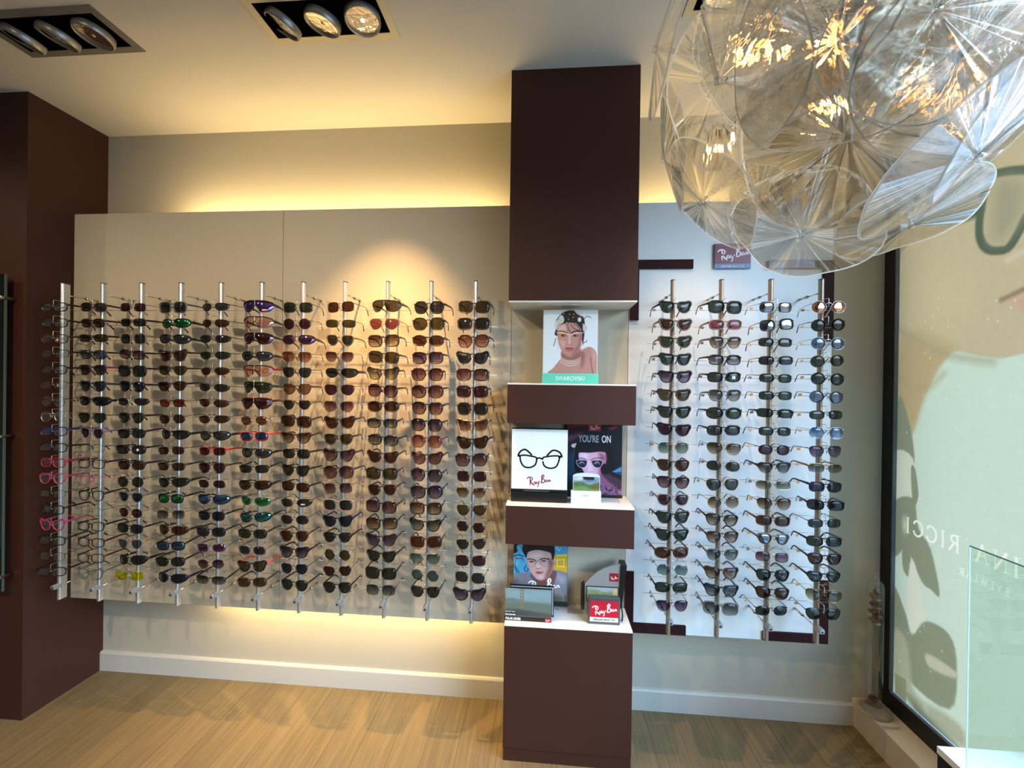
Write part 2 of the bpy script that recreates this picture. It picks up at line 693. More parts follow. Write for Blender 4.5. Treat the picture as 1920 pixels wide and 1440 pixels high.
def ribbons(name, strokes, mat, parent=None, O=(0, 0, 0), U=(1, 0, 0), V=(0, 0, 1), thick=.0006, nrm=(0, -1, 0), per=6):
    """pen lettering: list of (points (x,y,width), smooth?) laid on the plane O,U,V"""
    O, U, V, Nn = [Vector(a) for a in (O, U, V, nrm)]
    mb = MB()
    for pts, sm in strokes:
        p = [tuple(q) for q in (spline(pts, per) if sm else pts)]
        L, R = [], []
        for i, a in enumerate(p):
            b, c = p[max(0, i - 1)], p[min(len(p) - 1, i + 1)]
            dx, dy = c[0] - b[0], c[1] - b[1]
            l = math.hypot(dx, dy) or 1
            nx, ny = -dy / l, dx / l
            w = a[2] / 2
            L.append(O + U * (a[0] + nx * w) + V * (a[1] + ny * w))
            R.append(O + U * (a[0] - nx * w) + V * (a[1] - ny * w))
        n = len(p)
        vs = [v + Nn * thick for v in L] + [v + Nn * thick for v in R] + L + R
        fs = [(i, i + 1, n + i + 1, n + i) for i in range(n - 1)]
        fs += [(i, 2 * n + i, 2 * n + i + 1, i + 1) for i in range(n - 1)] + [(n + i, n + i + 1, 3 * n + i + 1, 3 * n + i) for i in range(n - 1)]
        mb.add(vs, fs)
    return mb.build(name, mat, parent)


def logo_strokes(k):
    """hand-lettered brush-script wordmark, about 10 x 5 units, scaled by k"""
    S = [([(0.2, 3.1, .25), (.9, 3.7, .34), (1.9, 3.75, .3), (2.5, 3.2, .28), (2.2, 2.5, .25), (1.5, 2.2, .2), (1.9, 1.7, .3), (2.6, 1.0, .38), (3.3, .5, .2)], 1),
         ([(1.55, 3.5, .3), (1.65, 2.4, .36), (1.55, 1.2, .3), (1.75, .3, .12)], 1),
         ([(3.9, 1.9, .2), (3.3, 1.9, .24), (3.1, 1.3, .26), (3.5, 1.15, .22), (3.9, 1.8, .2), (3.9, 1.2, .26), (4.3, 1.3, .16)], 1),
         ([(4.3, 2.1, .24), (4.35, 1.5, .24), (4.8, 1.5, .2), (5.0, 2.2, .24), (4.95, 1.2, .26), (4.7, .1, .24), (4.45, .2, .14)], 1),
         ([(5.3, 2.05, .34), (5.55, 2.05, .34)], 0),
         ([(6.5, 4.6, .26), (6.25, 3.2, .36), (6.1, 1.4, .3)], 1),
         ([(5.95, 3.9, .2), (6.5, 4.8, .26), (7.0, 4.7, .28), (7.0, 3.9, .26), (6.4, 3.2, .2), (7.2, 3.0, .26), (7.3, 2.2, .3), (6.7, 1.6, .28), (6.1, 1.7, .2)], 1),
         ([(8.4, 2.8, .2), (7.9, 2.8, .24), (7.7, 2.2, .26), (8.1, 2.1, .22), (8.45, 2.7, .2), (8.45, 2.2, .26), (8.8, 2.3, .16)], 1),
         ([(8.9, 2.9, .22), (8.95, 2.2, .24), (9.25, 2.95, .22), (9.5, 2.8, .24), (9.55, 2.3, .24), (9.9, 2.6, .12)], 1)]
    return [([(x * k, y * k, w * k * 1.3) for x, y, w in p], s) for p, s in S]


FILM = .275
M_print = vcol_mat('printed_card', .35)
M_redink = pbr('red_ink', (150, 30, 40), .5)
M_whiteink = pbr('white_ink', (235, 235, 235), .5)
M_redsign = pbr('red_sign', (190, 22, 44), .35)

# --- portrait stand with green base, on the second box
ZS = 1.453
e = empty('portrait_stand', (.095, 1.69, ZS), 'portrait of a woman in pearls on a mint green lettered base', 'display stand')
W, Hc = .2135, .253
MB().box((-.11, -.022, 0), (.11, .022, .0395)).build('base', pbr('mint_card', (92, 196, 170), .45), e, bevel=.0008)
textmesh('base_lettering', 'SWAROVSKI', .0235, M_whiteink, e, (0, -.0222, .0125), sx=.84, align='CENTER', spacing=1.05)
MB().box((-.1075, -.006, .0395), (.1075, .006, .0395 + Hc)).build('board', M_white, e)
p = Paint(180, 95, 1095, 1145, 170, 196, (212, 220, 224))
skin, sk2, sk3 = (178, 132, 122), (140, 94, 86), (206, 168, 160)
p.poly([(300, 1160), (350, 1060), (430, 960), (490, 880), (500, 760), (800, 740), (840, 745), (960, 700), (1050, 745), (1088, 840), (1095, 1160)], skin, 6)
p.poly([(800, 745), (860, 760), (900, 850), (880, 1000), (820, 1060), (800, 900)], sk2, 22, .6)
p.poly([(500, 790), (640, 870), (800, 770), (800, 900), (640, 930), (490, 880)], sk2, 14, .7)
p.line([(985, 880), (1000, 1000), (1035, 1150)], 10, (100, 62, 58), 8)
p.poly([(1000, 740), (1060, 790), (1075, 900), (1040, 920)], sk3, 20, .5)
p.poly([(400, 520), (385, 420), (380, 300), (440, 190), (540, 115), (680, 95), (800, 140), (870, 250), (880, 430), (860, 620), (840, 680), (800, 560)], (34, 26, 26), 6)
p.poly([(415, 400), (440, 340), (520, 318), (620, 300), (740, 320), (820, 420), (838, 560), (815, 690), (745, 800), (650, 862), (570, 835), (490, 765), (440, 660), (415, 520)], skin, 6)
p.poly([(420, 380), (500, 330), (590, 330), (600, 430), (520, 440), (430, 450)], sk3, 18, .7)
p.poly([(790, 460), (838, 560), (815, 690), (745, 800), (660, 860), (700, 760), (780, 640)], sk2, 24, .7)
p.poly([(450, 600), (540, 600), (560, 680), (500, 730)], sk3, 24, .5)
p.poly([(470, 170), (520, 210), (520, 290), (440, 340), (400, 420), (365, 380), (370, 310), (420, 240)], (196, 198, 194), 8)
p.poly([(700, 100), (760, 95), (820, 140), (845, 200), (790, 180), (740, 150)], (205, 205, 205), 6)
p.ell(790, 250, 32, 40, (210, 208, 206), 5)
p.poly([(850, 330), (900, 340), (925, 390), (895, 450), (850, 430)], (190, 192, 190), 6)
for k in range(9):
    p.line([(405 + k * 12, 380 - k * 18), (430 + k * 10, 230 + k * 4)], 2.5, (120, 118, 112), 3, .6)
for x, y in ((520, 150), (620, 158), (690, 160), (600, 245), (575, 300), (730, 315), (680, 210), (848, 322)):
    p.ell(x, y, 8, 8, (225, 215, 190), 4)
for st in ([(590, 290), (600, 380), (640, 470)], [(560, 300), (580, 400), (600, 440)], [(640, 330), (700, 400), (790, 430)], [(700, 320), (770, 370), (800, 440)], [(390, 560), (370, 640), (350, 690)], [(860, 250), (910, 195), (980, 215)], [(850, 640), (900, 620), (920, 590)]):
    p.line(st, 9, (30, 22, 24), 4)
p.line([(425, 455), (480, 440), (585, 470)], 14, (60, 40, 36), 5)
p.line([(660, 470), (730, 440), (820, 450)], 18, (30, 22, 24), 5)
p.poly([(450, 480), (560, 480), (580, 530), (500, 550), (455, 520)], (190, 140, 60), 10, .7)
for cx in (520, 725):
    p.ell(cx, 515, 42, 17, (50, 34, 30), 6)
    p.ell(cx - 2, 514, 13, 13, (20, 15, 14), 3)
    p.ell(cx + 14, 512, 8, 6, (220, 210, 200), 3)
p.line([(400, 468), (470, 465), (560, 478), (600, 500), (660, 500), (720, 475), (800, 468), (875, 470)], 9, (235, 228, 214), 4)
p.poly([(600, 520), (640, 520), (650, 630), (665, 665), (620, 690), (580, 665), (600, 620)], sk3, 12, .6)
p.line([(580, 665), (600, 655), (620, 675), (650, 655), (665, 662)], 7, (96, 52, 48), 4)
p.poly([(545, 735), (600, 712), (625, 720), (655, 712), (705, 735), (630, 745)], (128, 66, 66), 5)
p.poly([(550, 738), (630, 748), (700, 738), (660, 778), (600, 778)], (168, 96, 94), 5)
for r, y0 in ((0, 895), (1, 930), (2, 968)):
    for k in range(13):
        t = k / 12
        p.ell(485 + 320 * t, y0 + 55 * (1 - (2 * t - 1) ** 2) - 8 * t, 10, 10, (222, 210, 196), 4)
        p.ell(485 + 320 * t, y0 + 66 * (1 - (2 * t - 1) ** 2) - 8 * t, 10, 4, (110, 84, 76), 4, .5)
for x in (412, 830):
    p.line([(x, 620), (x + 12, 700), (x + 10, 765)], 16, (205, 208, 208), 6)
p.line([(200, 105), (330, 170), (420, 200)], 10, (238, 240, 236), 10, .6)
p.mesh('print', (-.1055, -.0064, .0395 + Hc - .002), (.1055, -.0064, .0395 + Hc - .002), (-.1055, -.0064, .0405), M_print, e)

# --- light box with the drawn spectacles, on the third box
ZS = .987
e = empty('picture_box', (-.0205, 1.672, ZS), 'white picture of black spectacles on a black base', 'display stand')
MB().box((-.1105, -.02, 0), (.1105, .022, .036)).build('base', M_black, e, bevel=.001)
MB().box((-.1115, -.014, .0365), (.1115, .018, .048)).build('tray', M_black, e, bevel=.001)
MB().box((-.061, -.0155, .040), (.04, -.0135, .0455)).build('tray_slot', pbr('grey_slot', (60, 60, 62), .4), e)
MB().box((-.1105, -.008, .048), (.1105, .016, .287)).build('board', M_black, e, bevel=.001)
MB().box((-.1095, -.0095, .0485), (.1095, -.008, .284)).build('print', pbr('white_print', (226, 234, 236), .35), e)
# spectacles drawing as raised ink
ink = M_black
k = .0006
def sk(pts, w):
    return [((x - 242) * .000628, (320 - y) * .000628 + .131, w) for x, y in pts]
st = []
for L in ([(120, 245), (150, 240), (215, 250), (225, 265), (215, 300), (180, 317), (145, 310), (125, 280), (120, 250)],
          [(262, 265), (270, 250), (330, 240), (365, 243), (362, 275), (345, 308), (310, 318), (275, 305), (263, 275)]):
    st.append((sk(L, .0062), 1))
st.append((sk([(222, 262), (240, 255), (262, 262)], .0062), 1))
st.append((sk([(104, 243), (125, 246)], .0085), 0))
st.append((sk([(360, 245), (386, 243)], .0085), 0))
st.append((sk([(108, 240), (125, 215), (155, 205), (195, 238)], .0068), 1))
st.append((sk([(382, 240), (365, 215), (325, 206), (288, 240)], .0068), 1))
ribbons('spectacles_drawing', st, ink, e, (0, -.0096, 0))
ribbons('brand_lettering', logo_strokes(.0098), M_redink, e, (-.0505, -.0096, .058), thick=.0005)

# --- tall dark poster behind, YOU'RE ON
e = empty('standing_poster', (.2035, 1.755, ZS), 'dark poster of a woman with black bob lettered YOU\'RE ON', 'poster')
W, Hc = .2235, .300
MB().box((-W / 2 - .001, -.004, 0), (W / 2 + .003, .010, .010)).build('foot', M_black, e)
MB().box((-W / 2, -.001, .0105), (W / 2, .004, Hc)).build('board', M_black, e)
p = Paint(105, 95, 965, 1245, 170, 228, (22, 24, 34))
p.poly([(80, 80), (330, 80), (430, 110), (250, 230), (120, 260), (80, 250)], (120, 32, 48), 45)
p.poly([(110, 180), (330, 130), (440, 180), (240, 260), (110, 330)], (48, 26, 40), 20)
p.poly([(110, 300), (300, 240), (330, 260), (130, 390)], (92, 52, 76), 20)
p.poly([(740, 150), (850, 120), (900, 130), (800, 180)], (150, 50, 60), 14)
p.poly([(110, 620), (200, 560), (240, 800), (230, 1000), (110, 1000)], (16, 50, 72), 50)
p.ell(205, 450, 38, 34, (215, 190, 196), 8)
p.ell(237, 420, 14, 16, (220, 180, 180), 5)
p.line([(225, 480), (195, 640), (215, 860)], 6, (88, 84, 104), 4)
p.poly([(240, 560), (260, 440), (360, 370), (560, 340), (740, 390), (820, 520), (850, 700), (820, 850), (700, 900), (650, 890), (250, 880)], (12, 11, 16), 8)
fc = (196, 158, 184)
p.poly([(295, 560), (420, 560), (560, 545), (690, 530), (720, 620), (715, 720), (680, 880), (640, 960), (560, 1000), (440, 960), (360, 860), (300, 720)], fc, 8)
p.poly([(600, 560), (720, 600), (712, 760), (670, 900), (620, 960), (600, 850), (640, 740)], (146, 84, 110), 26, .8)
p.poly([(300, 560), (420, 560), (430, 650), (310, 650)], (214, 196, 222), 20, .7)
p.poly([(620, 920), (720, 930), (940, 1000), (965, 1250), (620, 1250)], (120, 78, 110), 14)
p.poly([(660, 900), (760, 900), (860, 960), (965, 1020), (965, 1150), (760, 1020)], (66, 40, 62), 16)
p.poly([(640, 780), (720, 740), (740, 900), (700, 905), (650, 890)], (12, 11, 16), 5)
p.poly([(255, 420), (500, 380), (740, 420), (740, 540), (600, 535), (490, 555), (300, 560), (250, 570)], (14, 13, 18), 6)
for k_ in range(10):
    p.line([(270 + k_ * 45, 430), (275 + k_ * 44, 545)], 4, (40, 38, 50), 5, .5)
p.line([(300, 655), (360, 655), (420, 690)], 10, (90, 50, 70), 6)
p.line([(480, 680), (560, 645), (660, 645)], 12, (90, 50, 70), 6)
for cx, cy in ((335, 745), (575, 740)):
    p.poly([(cx - 85, cy - 50), (cx, cy - 62), (cx + 82, cy - 55), (cx + 85, cy), (cx + 50, cy + 58), (cx - 20, cy + 60), (cx - 70, cy + 10)], (24, 26, 44), 4)
    p.line([(cx - 85, cy - 50), (cx, cy - 62), (cx + 82, cy - 55), (cx + 85, cy), (cx + 50, cy + 58), (cx - 20, cy + 60), (cx - 70, cy + 10), (cx - 85, cy - 50)], 7, (214, 196, 200), 3)
    p.line([(cx - 40, cy), (cx, cy - 35), (cx + 30, cy - 20)], 10, (170, 180, 200), 4)
    p.line([(cx - 10, cy + 10), (cx + 10, cy - 30), (cx + 45, cy + 5)], 8, (150, 160, 186), 4)
p.line([(415, 700), (490, 700)], 8, (214, 196, 200), 3)
p.line([(655, 690), (710, 690)], 6, (214, 196, 200), 3)
p.poly([(425, 720), (470, 720), (520, 830), (500, 860), (440, 860)], (212, 178, 200), 10, .7)
p.poly([(820, 860), (965, 770), (965, 910)], (84, 142, 186), 6, smooth=False)
p.poly([(860, 870), (965, 860), (965, 910)], (30, 60, 100), 8, smooth=False)
rng = random.Random(4)
for k_ in range(70):
    x, y = rng.uniform(620, 960), rng.uniform(1100, 1240)
    p.ell(x, y, rng.uniform(6, 18), rng.uniform(6, 18), rng.choice([(150, 110, 160), (20, 14, 26), (96, 60, 108)]), 4)
p.mesh('print', (-W / 2 + .001, -.0014, Hc - .001), (W / 2 - .001, -.0014, Hc - .001), (-W / 2 + .001, -.0014, .0115), M_print, e)
MB().box((-.0245, -.0026, Hc - .027), (.0245, -.0015, Hc)).build('brand_tab', pbr('red_tab', (186, 48, 58), .4), e)
ribbons('brand_lettering', logo_strokes(.0043), M_whiteink, e, (-.021, -.0027, Hc - .0245), thick=.0003)
textmesh('headline', "YOU'RE", .040, pbr('grey_ink', (160, 164, 172), .5), e, (-.065, -.0022, .2265), sx=.60, bold=.0009)
textmesh('headline', "ON", .040, M_whiteink, e, (.0285, -.0022, .2265), sx=.60, bold=.0009)

# --- small polarising demo card on white foot
e = empty('lens_demo_card', (.163, 1.650, ZS), 'small landscape demo card in a white foot before dark poster', 'demo card')
MB().box((-.059, -.004, 0), (.056, .022, .050)).build('foot', pbr('white_foot', (226, 230, 224), .4), e, bevel=.0008)
ribbons('foot_print', [([(-.019, .034, .002), (-.014, .034, .002)], 0), ([(-.011, .034, .0022), (.008, .034, .0022)], 0), ([(-.008, .029, .001), (.005, .029, .001)], 0)], pbr('grey_print', (120, 120, 120), .5), e, (0, -.0042, 0), thick=.0002)
arch = [(-.052, .0505), (.052, .0505), (.052, .108)] + [(.052 * math.cos(a), .108 + .012 * math.sin(a)) for a in [i * math.pi / 8 for i in range(1, 8)]] + [(-.052, .108)]
MB().prism(arch, .004, .008).build('board', pbr('pale_card', (196, 208, 206), .4), e)
p = Paint(0, 0, 100, 60, 90, 54, (128, 146, 160))
p.ell(30, 8, 30, 8, (196, 204, 208), 6)
p.ell(62, 14, 22, 8, (80, 104, 140), 6)
p.poly([(35, 0), (80, 0), (78, 12), (40, 12)], (24, 22, 30), 3, smooth=False)
p.poly([(-5, 30), (30, 20), (60, 34), (105, 22), (105, 65), (-5, 65)], (74, 104, 56), 4)
p.poly([(-5, 48), (40, 40), (70, 50), (105, 50), (105, 65), (-5, 65)], (104, 132, 84), 6)
p.poly([(60, 40), (105, 30), (105, 50), (70, 50)], (96, 92, 40), 5)
p.grain(6, 3)
p.mesh('print', (-.050, .0036, .105), (.050, .0036, .105), (-.050, .0036, .0505), M_print, e)

# --- poster of the man, on the base box
ZS = .5245
e = empty('standing_poster', (-.0115, 1.745, ZS), 'poster of a dark-haired man in spectacles before blue and yellow graffiti', 'poster')
W, Hc = .2225, .262
MB().box((-W / 2 - .001, -.003, .012), (W / 2 + .001, .006, .030)).build('foot', M_black, e)
MB().tube([(.065, 0, .013), (.066, -.006, .0015), (.078, -.006, .0015)], .0012, 6).tube([(.03, 0, .013), (.031, -.006, .0015), (.043, -.006, .0015)], .0012, 6).tube([(-.06, 0, .013), (-.06, -.006, .0015)], .0012, 6).build('wire_foot', M_black, e)
MB().box((-W / 2, -.001, .030), (W / 2, .004, Hc)).build('board', M_black, e)
p = Paint(182, 100, 1010, 1040, 160, 182, (70, 150, 190))
p.poly([(180, 90), (240, 90), (240, 220), (180, 260)], (14, 18, 30), 8)
p.poly([(225, 130), (310, 125), (310, 200), (225, 200)], (60, 160, 200), 6, smooth=False)
p.line([(190, 310), (250, 290), (330, 310)], 14, (12, 18, 34), 6)
p.line([(200, 300), (215, 360), (300, 340), (330, 380)], 9, (12, 18, 34), 5)
p.line([(235, 330), (200, 450), (270, 590)], 10, (12, 18, 34), 5)
p.line([(190, 480), (240, 600)], 10, (12, 18, 34), 5)
p.line([(380, 450), (345, 520), (380, 560), (412, 520), (380, 500)], 10, (12, 18, 34), 5)
p.ell(215, 400, 40, 70, (120, 180, 190), 30, .5)
p.poly([(780, 90), (1015, 90), (1015, 240), (800, 250)], (66, 150, 190), 10, smooth=False)
p.poly([(800, 270), (1015, 230), (1015, 560), (800, 510)], (196, 158, 36), 12, smooth=False)
p.line([(820, 170), (850, 130), (880, 190), (905, 140)], 10, (214, 214, 200), 6)
for st_ in ([(850, 330), (860, 440)], [(960, 330), (955, 450)], [(860, 345), (960, 335)], [(850, 270), (1000, 260)], [(870, 450), (960, 455)]):
    p.line(st_, 12, (222, 206, 150), 6)
p.poly([(182, 640), (330, 590), (450, 560), (820, 520), (960, 540), (1020, 600), (1020, 1050), (180, 1050)], (118, 116, 128), 8)
p.poly([(820, 560), (920, 580), (1000, 640), (960, 740), (860, 700)], (146, 146, 158), 30, .7)
p.poly([(182, 700), (260, 700), (240, 820), (182, 820)], (90, 88, 100), 30, .7)
p.poly([(450, 600), (820, 520), (825, 700), (760, 820), (560, 810), (500, 720)], (84, 82, 96), 8)
skn = (188, 152, 146)
p.poly([(540, 640), (800, 560), (815, 680), (740, 810), (590, 810)], (112, 70, 62), 8)
p.poly([(780, 330), (815, 310), (828, 360), (815, 440), (785, 470)], skn, 5)
p.poly([(372, 330), (400, 250), (480, 200), (640, 190), (760, 230), (800, 340), (795, 470), (760, 580), (700, 660), (610, 700), (540, 680), (470, 600), (420, 500), (385, 430)], skn, 6)
p.poly([(720, 320), (800, 380), (790, 500), (740, 620), (650, 690), (690, 560), (720, 450)], (128, 84, 76), 24, .8)
p.poly([(440, 250), (600, 220), (640, 300), (540, 350), (430, 330)], (212, 186, 182), 30, .6)
p.poly([(310, 200), (330, 110), (400, 90), (700, 90), (800, 110), (815, 220), (800, 330), (775, 340), (755, 240), (680, 210), (560, 190), (470, 205), (400, 240), (375, 330), (350, 290)], (24, 18, 20), 6)
p.line([(395, 358), (450, 348), (520, 372)], 15, (36, 24, 24), 5)
p.line([(590, 350), (650, 330), (720, 340)], 16, (36, 24, 24), 5)
for cx, cy in ((455, 392), (648, 372)):
    p.ell(cx, cy, 34, 11, (70, 44, 40), 5)
    p.ell(cx, cy, 9, 9, (18, 14, 14), 3)
p.line([(395, 385), (400, 450), (440, 478), (500, 468), (525, 400), (540, 380), (580, 378), (600, 420), (640, 460), (710, 458), (735, 400), (730, 360)], 5, (96, 70, 64), 3)
p.poly([(545, 400), (580, 400), (600, 470), (590, 500), (550, 500), (530, 480)], (206, 176, 170), 12, .5)
p.line([(528, 495), (560, 508), (600, 492)], 8, (110, 66, 60), 4)
p.poly([(520, 575), (560, 556), (600, 560), (650, 552), (590, 585)], (124, 60, 60), 5)
p.poly([(525, 578), (590, 586), (648, 556), (620, 590), (570, 600)], (180, 110, 106), 5)
p.ell(610, 640, 50, 30, (206, 190, 196), 20, .5)
rng = random.Random(8)
for k_ in range(40):
    x = rng.uniform(800, 1005)
    p.line([(x, 1045), (x + 4, rng.uniform(900, 980))], 8, (66, 64, 30), 8, .5)
p.mesh('print', (-W / 2 + .001, -.0014, Hc), (W / 2 - .001, -.0014, Hc), (-W / 2 + .001, -.0014, .0305), M_print, e)
ribbons('brand_lettering', logo_strokes(.0135), M_whiteink, e, (-.052, -.0018, .058), thick=.0004)

# --- polar lenses board in front
e = empty('lens_demo_board', (-.057, 1.640, ZS), 'bridge picture demo board lettered POLAR LENSES', 'demo board')
MB().box((-.091, 0, 0), (.091, .006, .017)).build('board', M_black, e)
MB().box((-.071, .022, .010), (.101, .027, .131)).build('back_board', M_black, e)
rb = []
for i in range(30):
    x = -.068 + i * .0056
    rb.append(([(x, .1225, .0013), (x + .0028, .1262, .0013), (x + .0056, .1225, .0013)], 0))
for i in range(18):
    z = .018 + i * .0058
    rb.append(([(.094, z, .0013), (.098, z + .0029, .0013), (.094, z + .0058, .0013)], 0))
ribbons('zigzag_border', rb, M_whiteink, e, (0, .0218, 0), thick=.0003)
p = Paint(0, 0, 180, 110, 120, 74, (112, 132, 130))
p.poly([(0, 0), (180, 0), (180, 45), (0, 45)], (120, 146, 150), 14, smooth=False)
p.poly([(0, 52), (90, 50), (180, 54), (180, 112), (0, 112)], (92, 104, 92), 5, smooth=False)
p.poly([(20, 38), (60, 44), (60, 56), (-5, 56), (-5, 44)], (98, 112, 104), 5)
for x in (60, 70):
    p.line([(x, 0), (x + 1, 88)], 4, (118, 108, 80), 2)
for y in (5, 18, 31, 44, 57, 72):
    p.line([(60, y), (71, y)], 4, (118, 108, 80), 2)
p.line([(30, 84), (180, 96)], 6, (74, 78, 72), 4)
p.line([(0, 12), (65, 2)], 1.5, (110, 116, 104), 1.5, .6)
p.line([(66, 2), (180, 60)], 1.5, (110, 116, 104), 1.5, .6)
p.poly([(0, 84), (60, 84), (180, 100), (180, 112), (0, 112)], (58, 60, 60), 8, .8, smooth=False)
p.mesh('print', (-.089, -.0006, .126), (.091, -.0006, .126), (-.089, -.0006, .017), M_print, e)
MB().box((-.089, -.0002, .017), (.091, .004, .126)).build('clear_plate', pbr('grey_card', (90, 96, 92), .3), e)
textmesh('board_lettering', 'POLAR LENSES', .0125, M_whiteink, e, (-.087, -.0008, .0045), sx=.72, bold=.0002)
ribbons('fine_print', [([(-.087 + a, z, h_), (-.087 + b, z, h_)], 0) for z, h_, cuts in ((.0245, .0032, ((0, .012), (.014, .025), (.027, .038))), (.036, .0014, ((0, .01), (.012, .022), (.026, .036)))) for a, b in cuts], M_whiteink, e, (0, -.0008, 0), thick=.0002)
MB().box((.067, -.0012, .0025), (.088, -.0002, .0145)).build('brand_tab', M_redsign, e)
ribbons('tab_lettering', logo_strokes(.0018), M_whiteink, e, (.0685, -.0013, .0040), thick=.0002)

# --- quarter-round demo stand and red sign in front
e = empty('lens_demo_stand', (.245, 1.690, ZS), 'grey quarter-round demo stand with landscape window', 'demo stand')
q = [(-.082, .0), (.052, .0), (.060, .215)] + [(.058 - .142 * math.sin(a), .068 + .147 * math.cos(a)) for a in [i * math.pi / 2 / 9 for i in range(1, 10)]]
q = [(-.079, .03), (.052, .03), (.060, .2165), (.030, .2125), (.0, .202), (-.03, .185), (-.058, .160), (-.079, .135)]
MB().prism(q, 0, .012).build('board', pbr('silver_card', (150, 148, 144), .35, metal=.3), e, bevel=.001)
MB().prism([(.052, .02), (.066, .06), (.083, .216), (.060, .2165)], -.006, .05).build('black_side', M_black, e)
MB().prism([(-.092, .03), (-.079, .03), (-.079, .135), (-.092, .126)], .002, .03).build('black_side', M_black, e)
MB().box((.018, -.0022, .150), (.052, -.0005, .182)).build('brand_tab', pbr('dark_red', (140, 18, 30), .4), e)
ribbons('tab_lettering', logo_strokes(.0030), M_whiteink, e, (.020, -.0023, .156), thick=.0003)
MB().box((-.073, -.003, .068), (.052, -.0002, .128)).build('window_surround', pbr('dark_rim', (50, 44, 40), .4), e)
p = Paint(0, 0, 100, 48, 80, 40, (150, 162, 164))
p.poly([(-5, 12), (30, 10), (60, 16), (105, 12), (105, 52), (-5, 52)], (128, 140, 84), 5)
p.poly([(-5, 30), (40, 24), (105, 34), (105, 52), (-5, 52)], (140, 148, 106), 6)
p.poly([(84, 6), (100, 6), (104, 48), (90, 44)], (190, 160, 110), 4)
p.grain(7, 3)
p.mesh('print', (-.070, -.0036, .125), (.049, -.0036, .125), (-.070, -.0036, .071), M_print, e)
MB().tube([(.066, .005, .06), (.068, -.01, .02), (.066, -.012, .002)], .003, 8).build('prop', M_black, e)

e = empty('counter_sign', (.2365, 1.648, ZS), 'small red sign with white script in a grey frame', 'sign')
MB().box((-.061, 0, .0), (.061, .010, .101)).build('frame', pbr('pewter', (92, 94, 90), .4, metal=.4), e, bevel=.0025)
MB().box((-.0535, -.001, .0115), (.0535, 0, .090)).build('white_strip', pbr('sign_white', (236, 236, 236), .35), e)
MB().box((-.0535, -.0018, .0285), (.0535, -.001, .0925)).build('red_face', M_redsign, e)
ribbons('brand_lettering', logo_strokes(.0098), M_whiteink, e, (-.0475, -.0019, .034), thick=.0004)
textmesh('strip_lettering', 'GENUINE SINCE 1937', .0092, M_black, e, (0, -.0012, .0165), sx=.9, bold=.00025, align='CENTER', spacing=1.08)
MB().box((-.058, -.006, .1015), (.058, .012, .109)).build('top_rail', pbr('pewter', (92, 94, 90), .4), e)

e = empty('acrylic_block', (.132, 1.735, ZS), 'clear ribbed acrylic holder between man poster and red sign', 'holder')
MB().prism([(-.030 + .006 * i, .0 + (.0 if i % 2 else .0)) for i in range(11)] + [(.030 - .006 * i, .040 + (.003 if i % 2 else 0)) for i in range(11)], -.02, .02).build('body', glassy('acrylic', (.93, .94, .93), ior=1.35), e)

# cable at the left of the picture box
o = MB().tube(spline([(-.1335, 1.685, 1.0), (-.142, 1.69, .990), (-.152, 1.70, .977), (-.156, 1.735, .96), (-.1535, 1.765, .945)], 6), .0013, 6).build('cable', pbr('brown_cable', (96, 80, 50), .5), smooth=True)
tag(o, 'thin brown cable leaving the black picture base at the panel', 'cable')

# ------------------------------------------------------------------ patterned corner strips and the two small signs
def strip_mat():
    m, nt, out = newmat('woven_strip')
    tc = N(nt, 'TexCoord')
    mp = N(nt, 'Mapping')
    mp.inputs['Rotation'].default_value = (0, math.radians(45), 0)
    nt.links.new(tc.outputs['Object'], mp.inputs[0])
    ck = N(nt, 'TexChecker')
    ck.inputs['Scale'].default_value = 230
    ck.inputs['Color1'].default_value = (*lin((16, 5, 7)), 1)
    ck.inputs['Color2'].default_value = (*lin((58, 26, 28)), 1)
    nt.links.new(mp.outputs[0], ck.inputs['Vector'])
    b = N(nt, 'BsdfPrincipled')
    b.inputs['Roughness'].default_value = .7
    b.inputs['Specular IOR Level'].default_value = .15
    nt.links.new(ck.outputs['Color'], b.inputs['Base Color'])
    nt.links.new(b.outputs[0], out.inputs[0])
    return m


M_strip = strip_mat()
for poly, lab in (([(.344, 1.719), (.3785, 1.719), (.3785, 1.930), (.594, 1.930), (.594, 1.967), (.344, 1.967)], 'dark woven-pattern corner strip at the top left of right panel'),
                  ([(.3405, .428), (.585, .428), (.585, .467), (.374, .467), (.374, .679), (.3405, .679)], 'dark woven-pattern corner strip at the bottom left of right panel'),
                  ([(1.100, 1.635), (1.138, 1.635), (1.138, 1.958), (1.1, 1.958), (.887, 1.960), (.887, 1.927), (1.1, 1.926)], 'dark woven-pattern corner strip at the top right of right panel'),
                  ([(.888, .428), (1.136, .428), (1.136, .679), (1.101, .679), (1.101, .463), (.888, .463)], 'dark woven-pattern corner strip at the bottom right of right panel')):
    o = MB().prism(poly, YP - .010, YP).build('corner_strip', M_strip)
    tag(o, lab, 'trim strip', 'woven-pattern corner strips')

e = empty('wall_sign', (.7475, YP, 1.928), 'small square red and blue sign above the rods, partly behind lamp', 'sign')
MB().box((-.0715, -.010, 0), (.0715, -.002, .101)).build('plate', pbr('sign_blue', (90, 120, 160), .4), e, bevel=.001)
MB().box((-.070, -.011, .020), (.070, -.010, .100)).build('red_face', pbr('wine_face', (118, 44, 62), .4), e)
ribbons('brand_lettering', logo_strokes(.0125), M_whiteink, e, (-.062, -.0111, .028), thick=.0004)
textmesh('strip_lettering', 'GENUINE SINCE 1937', .0105, M_whiteink, e, (0, -.0105, .0055), sx=.9, align='CENTER')
o = MB().box((.887, YP - .016, 1.9275), (1.06, YP - .0105, 1.960)).build('wall_sign', pbr('steel_blue', (84, 116, 158), .4))
tag(o, 'narrow blue strip sign below the hanging lamp, before corner strip', 'sign')

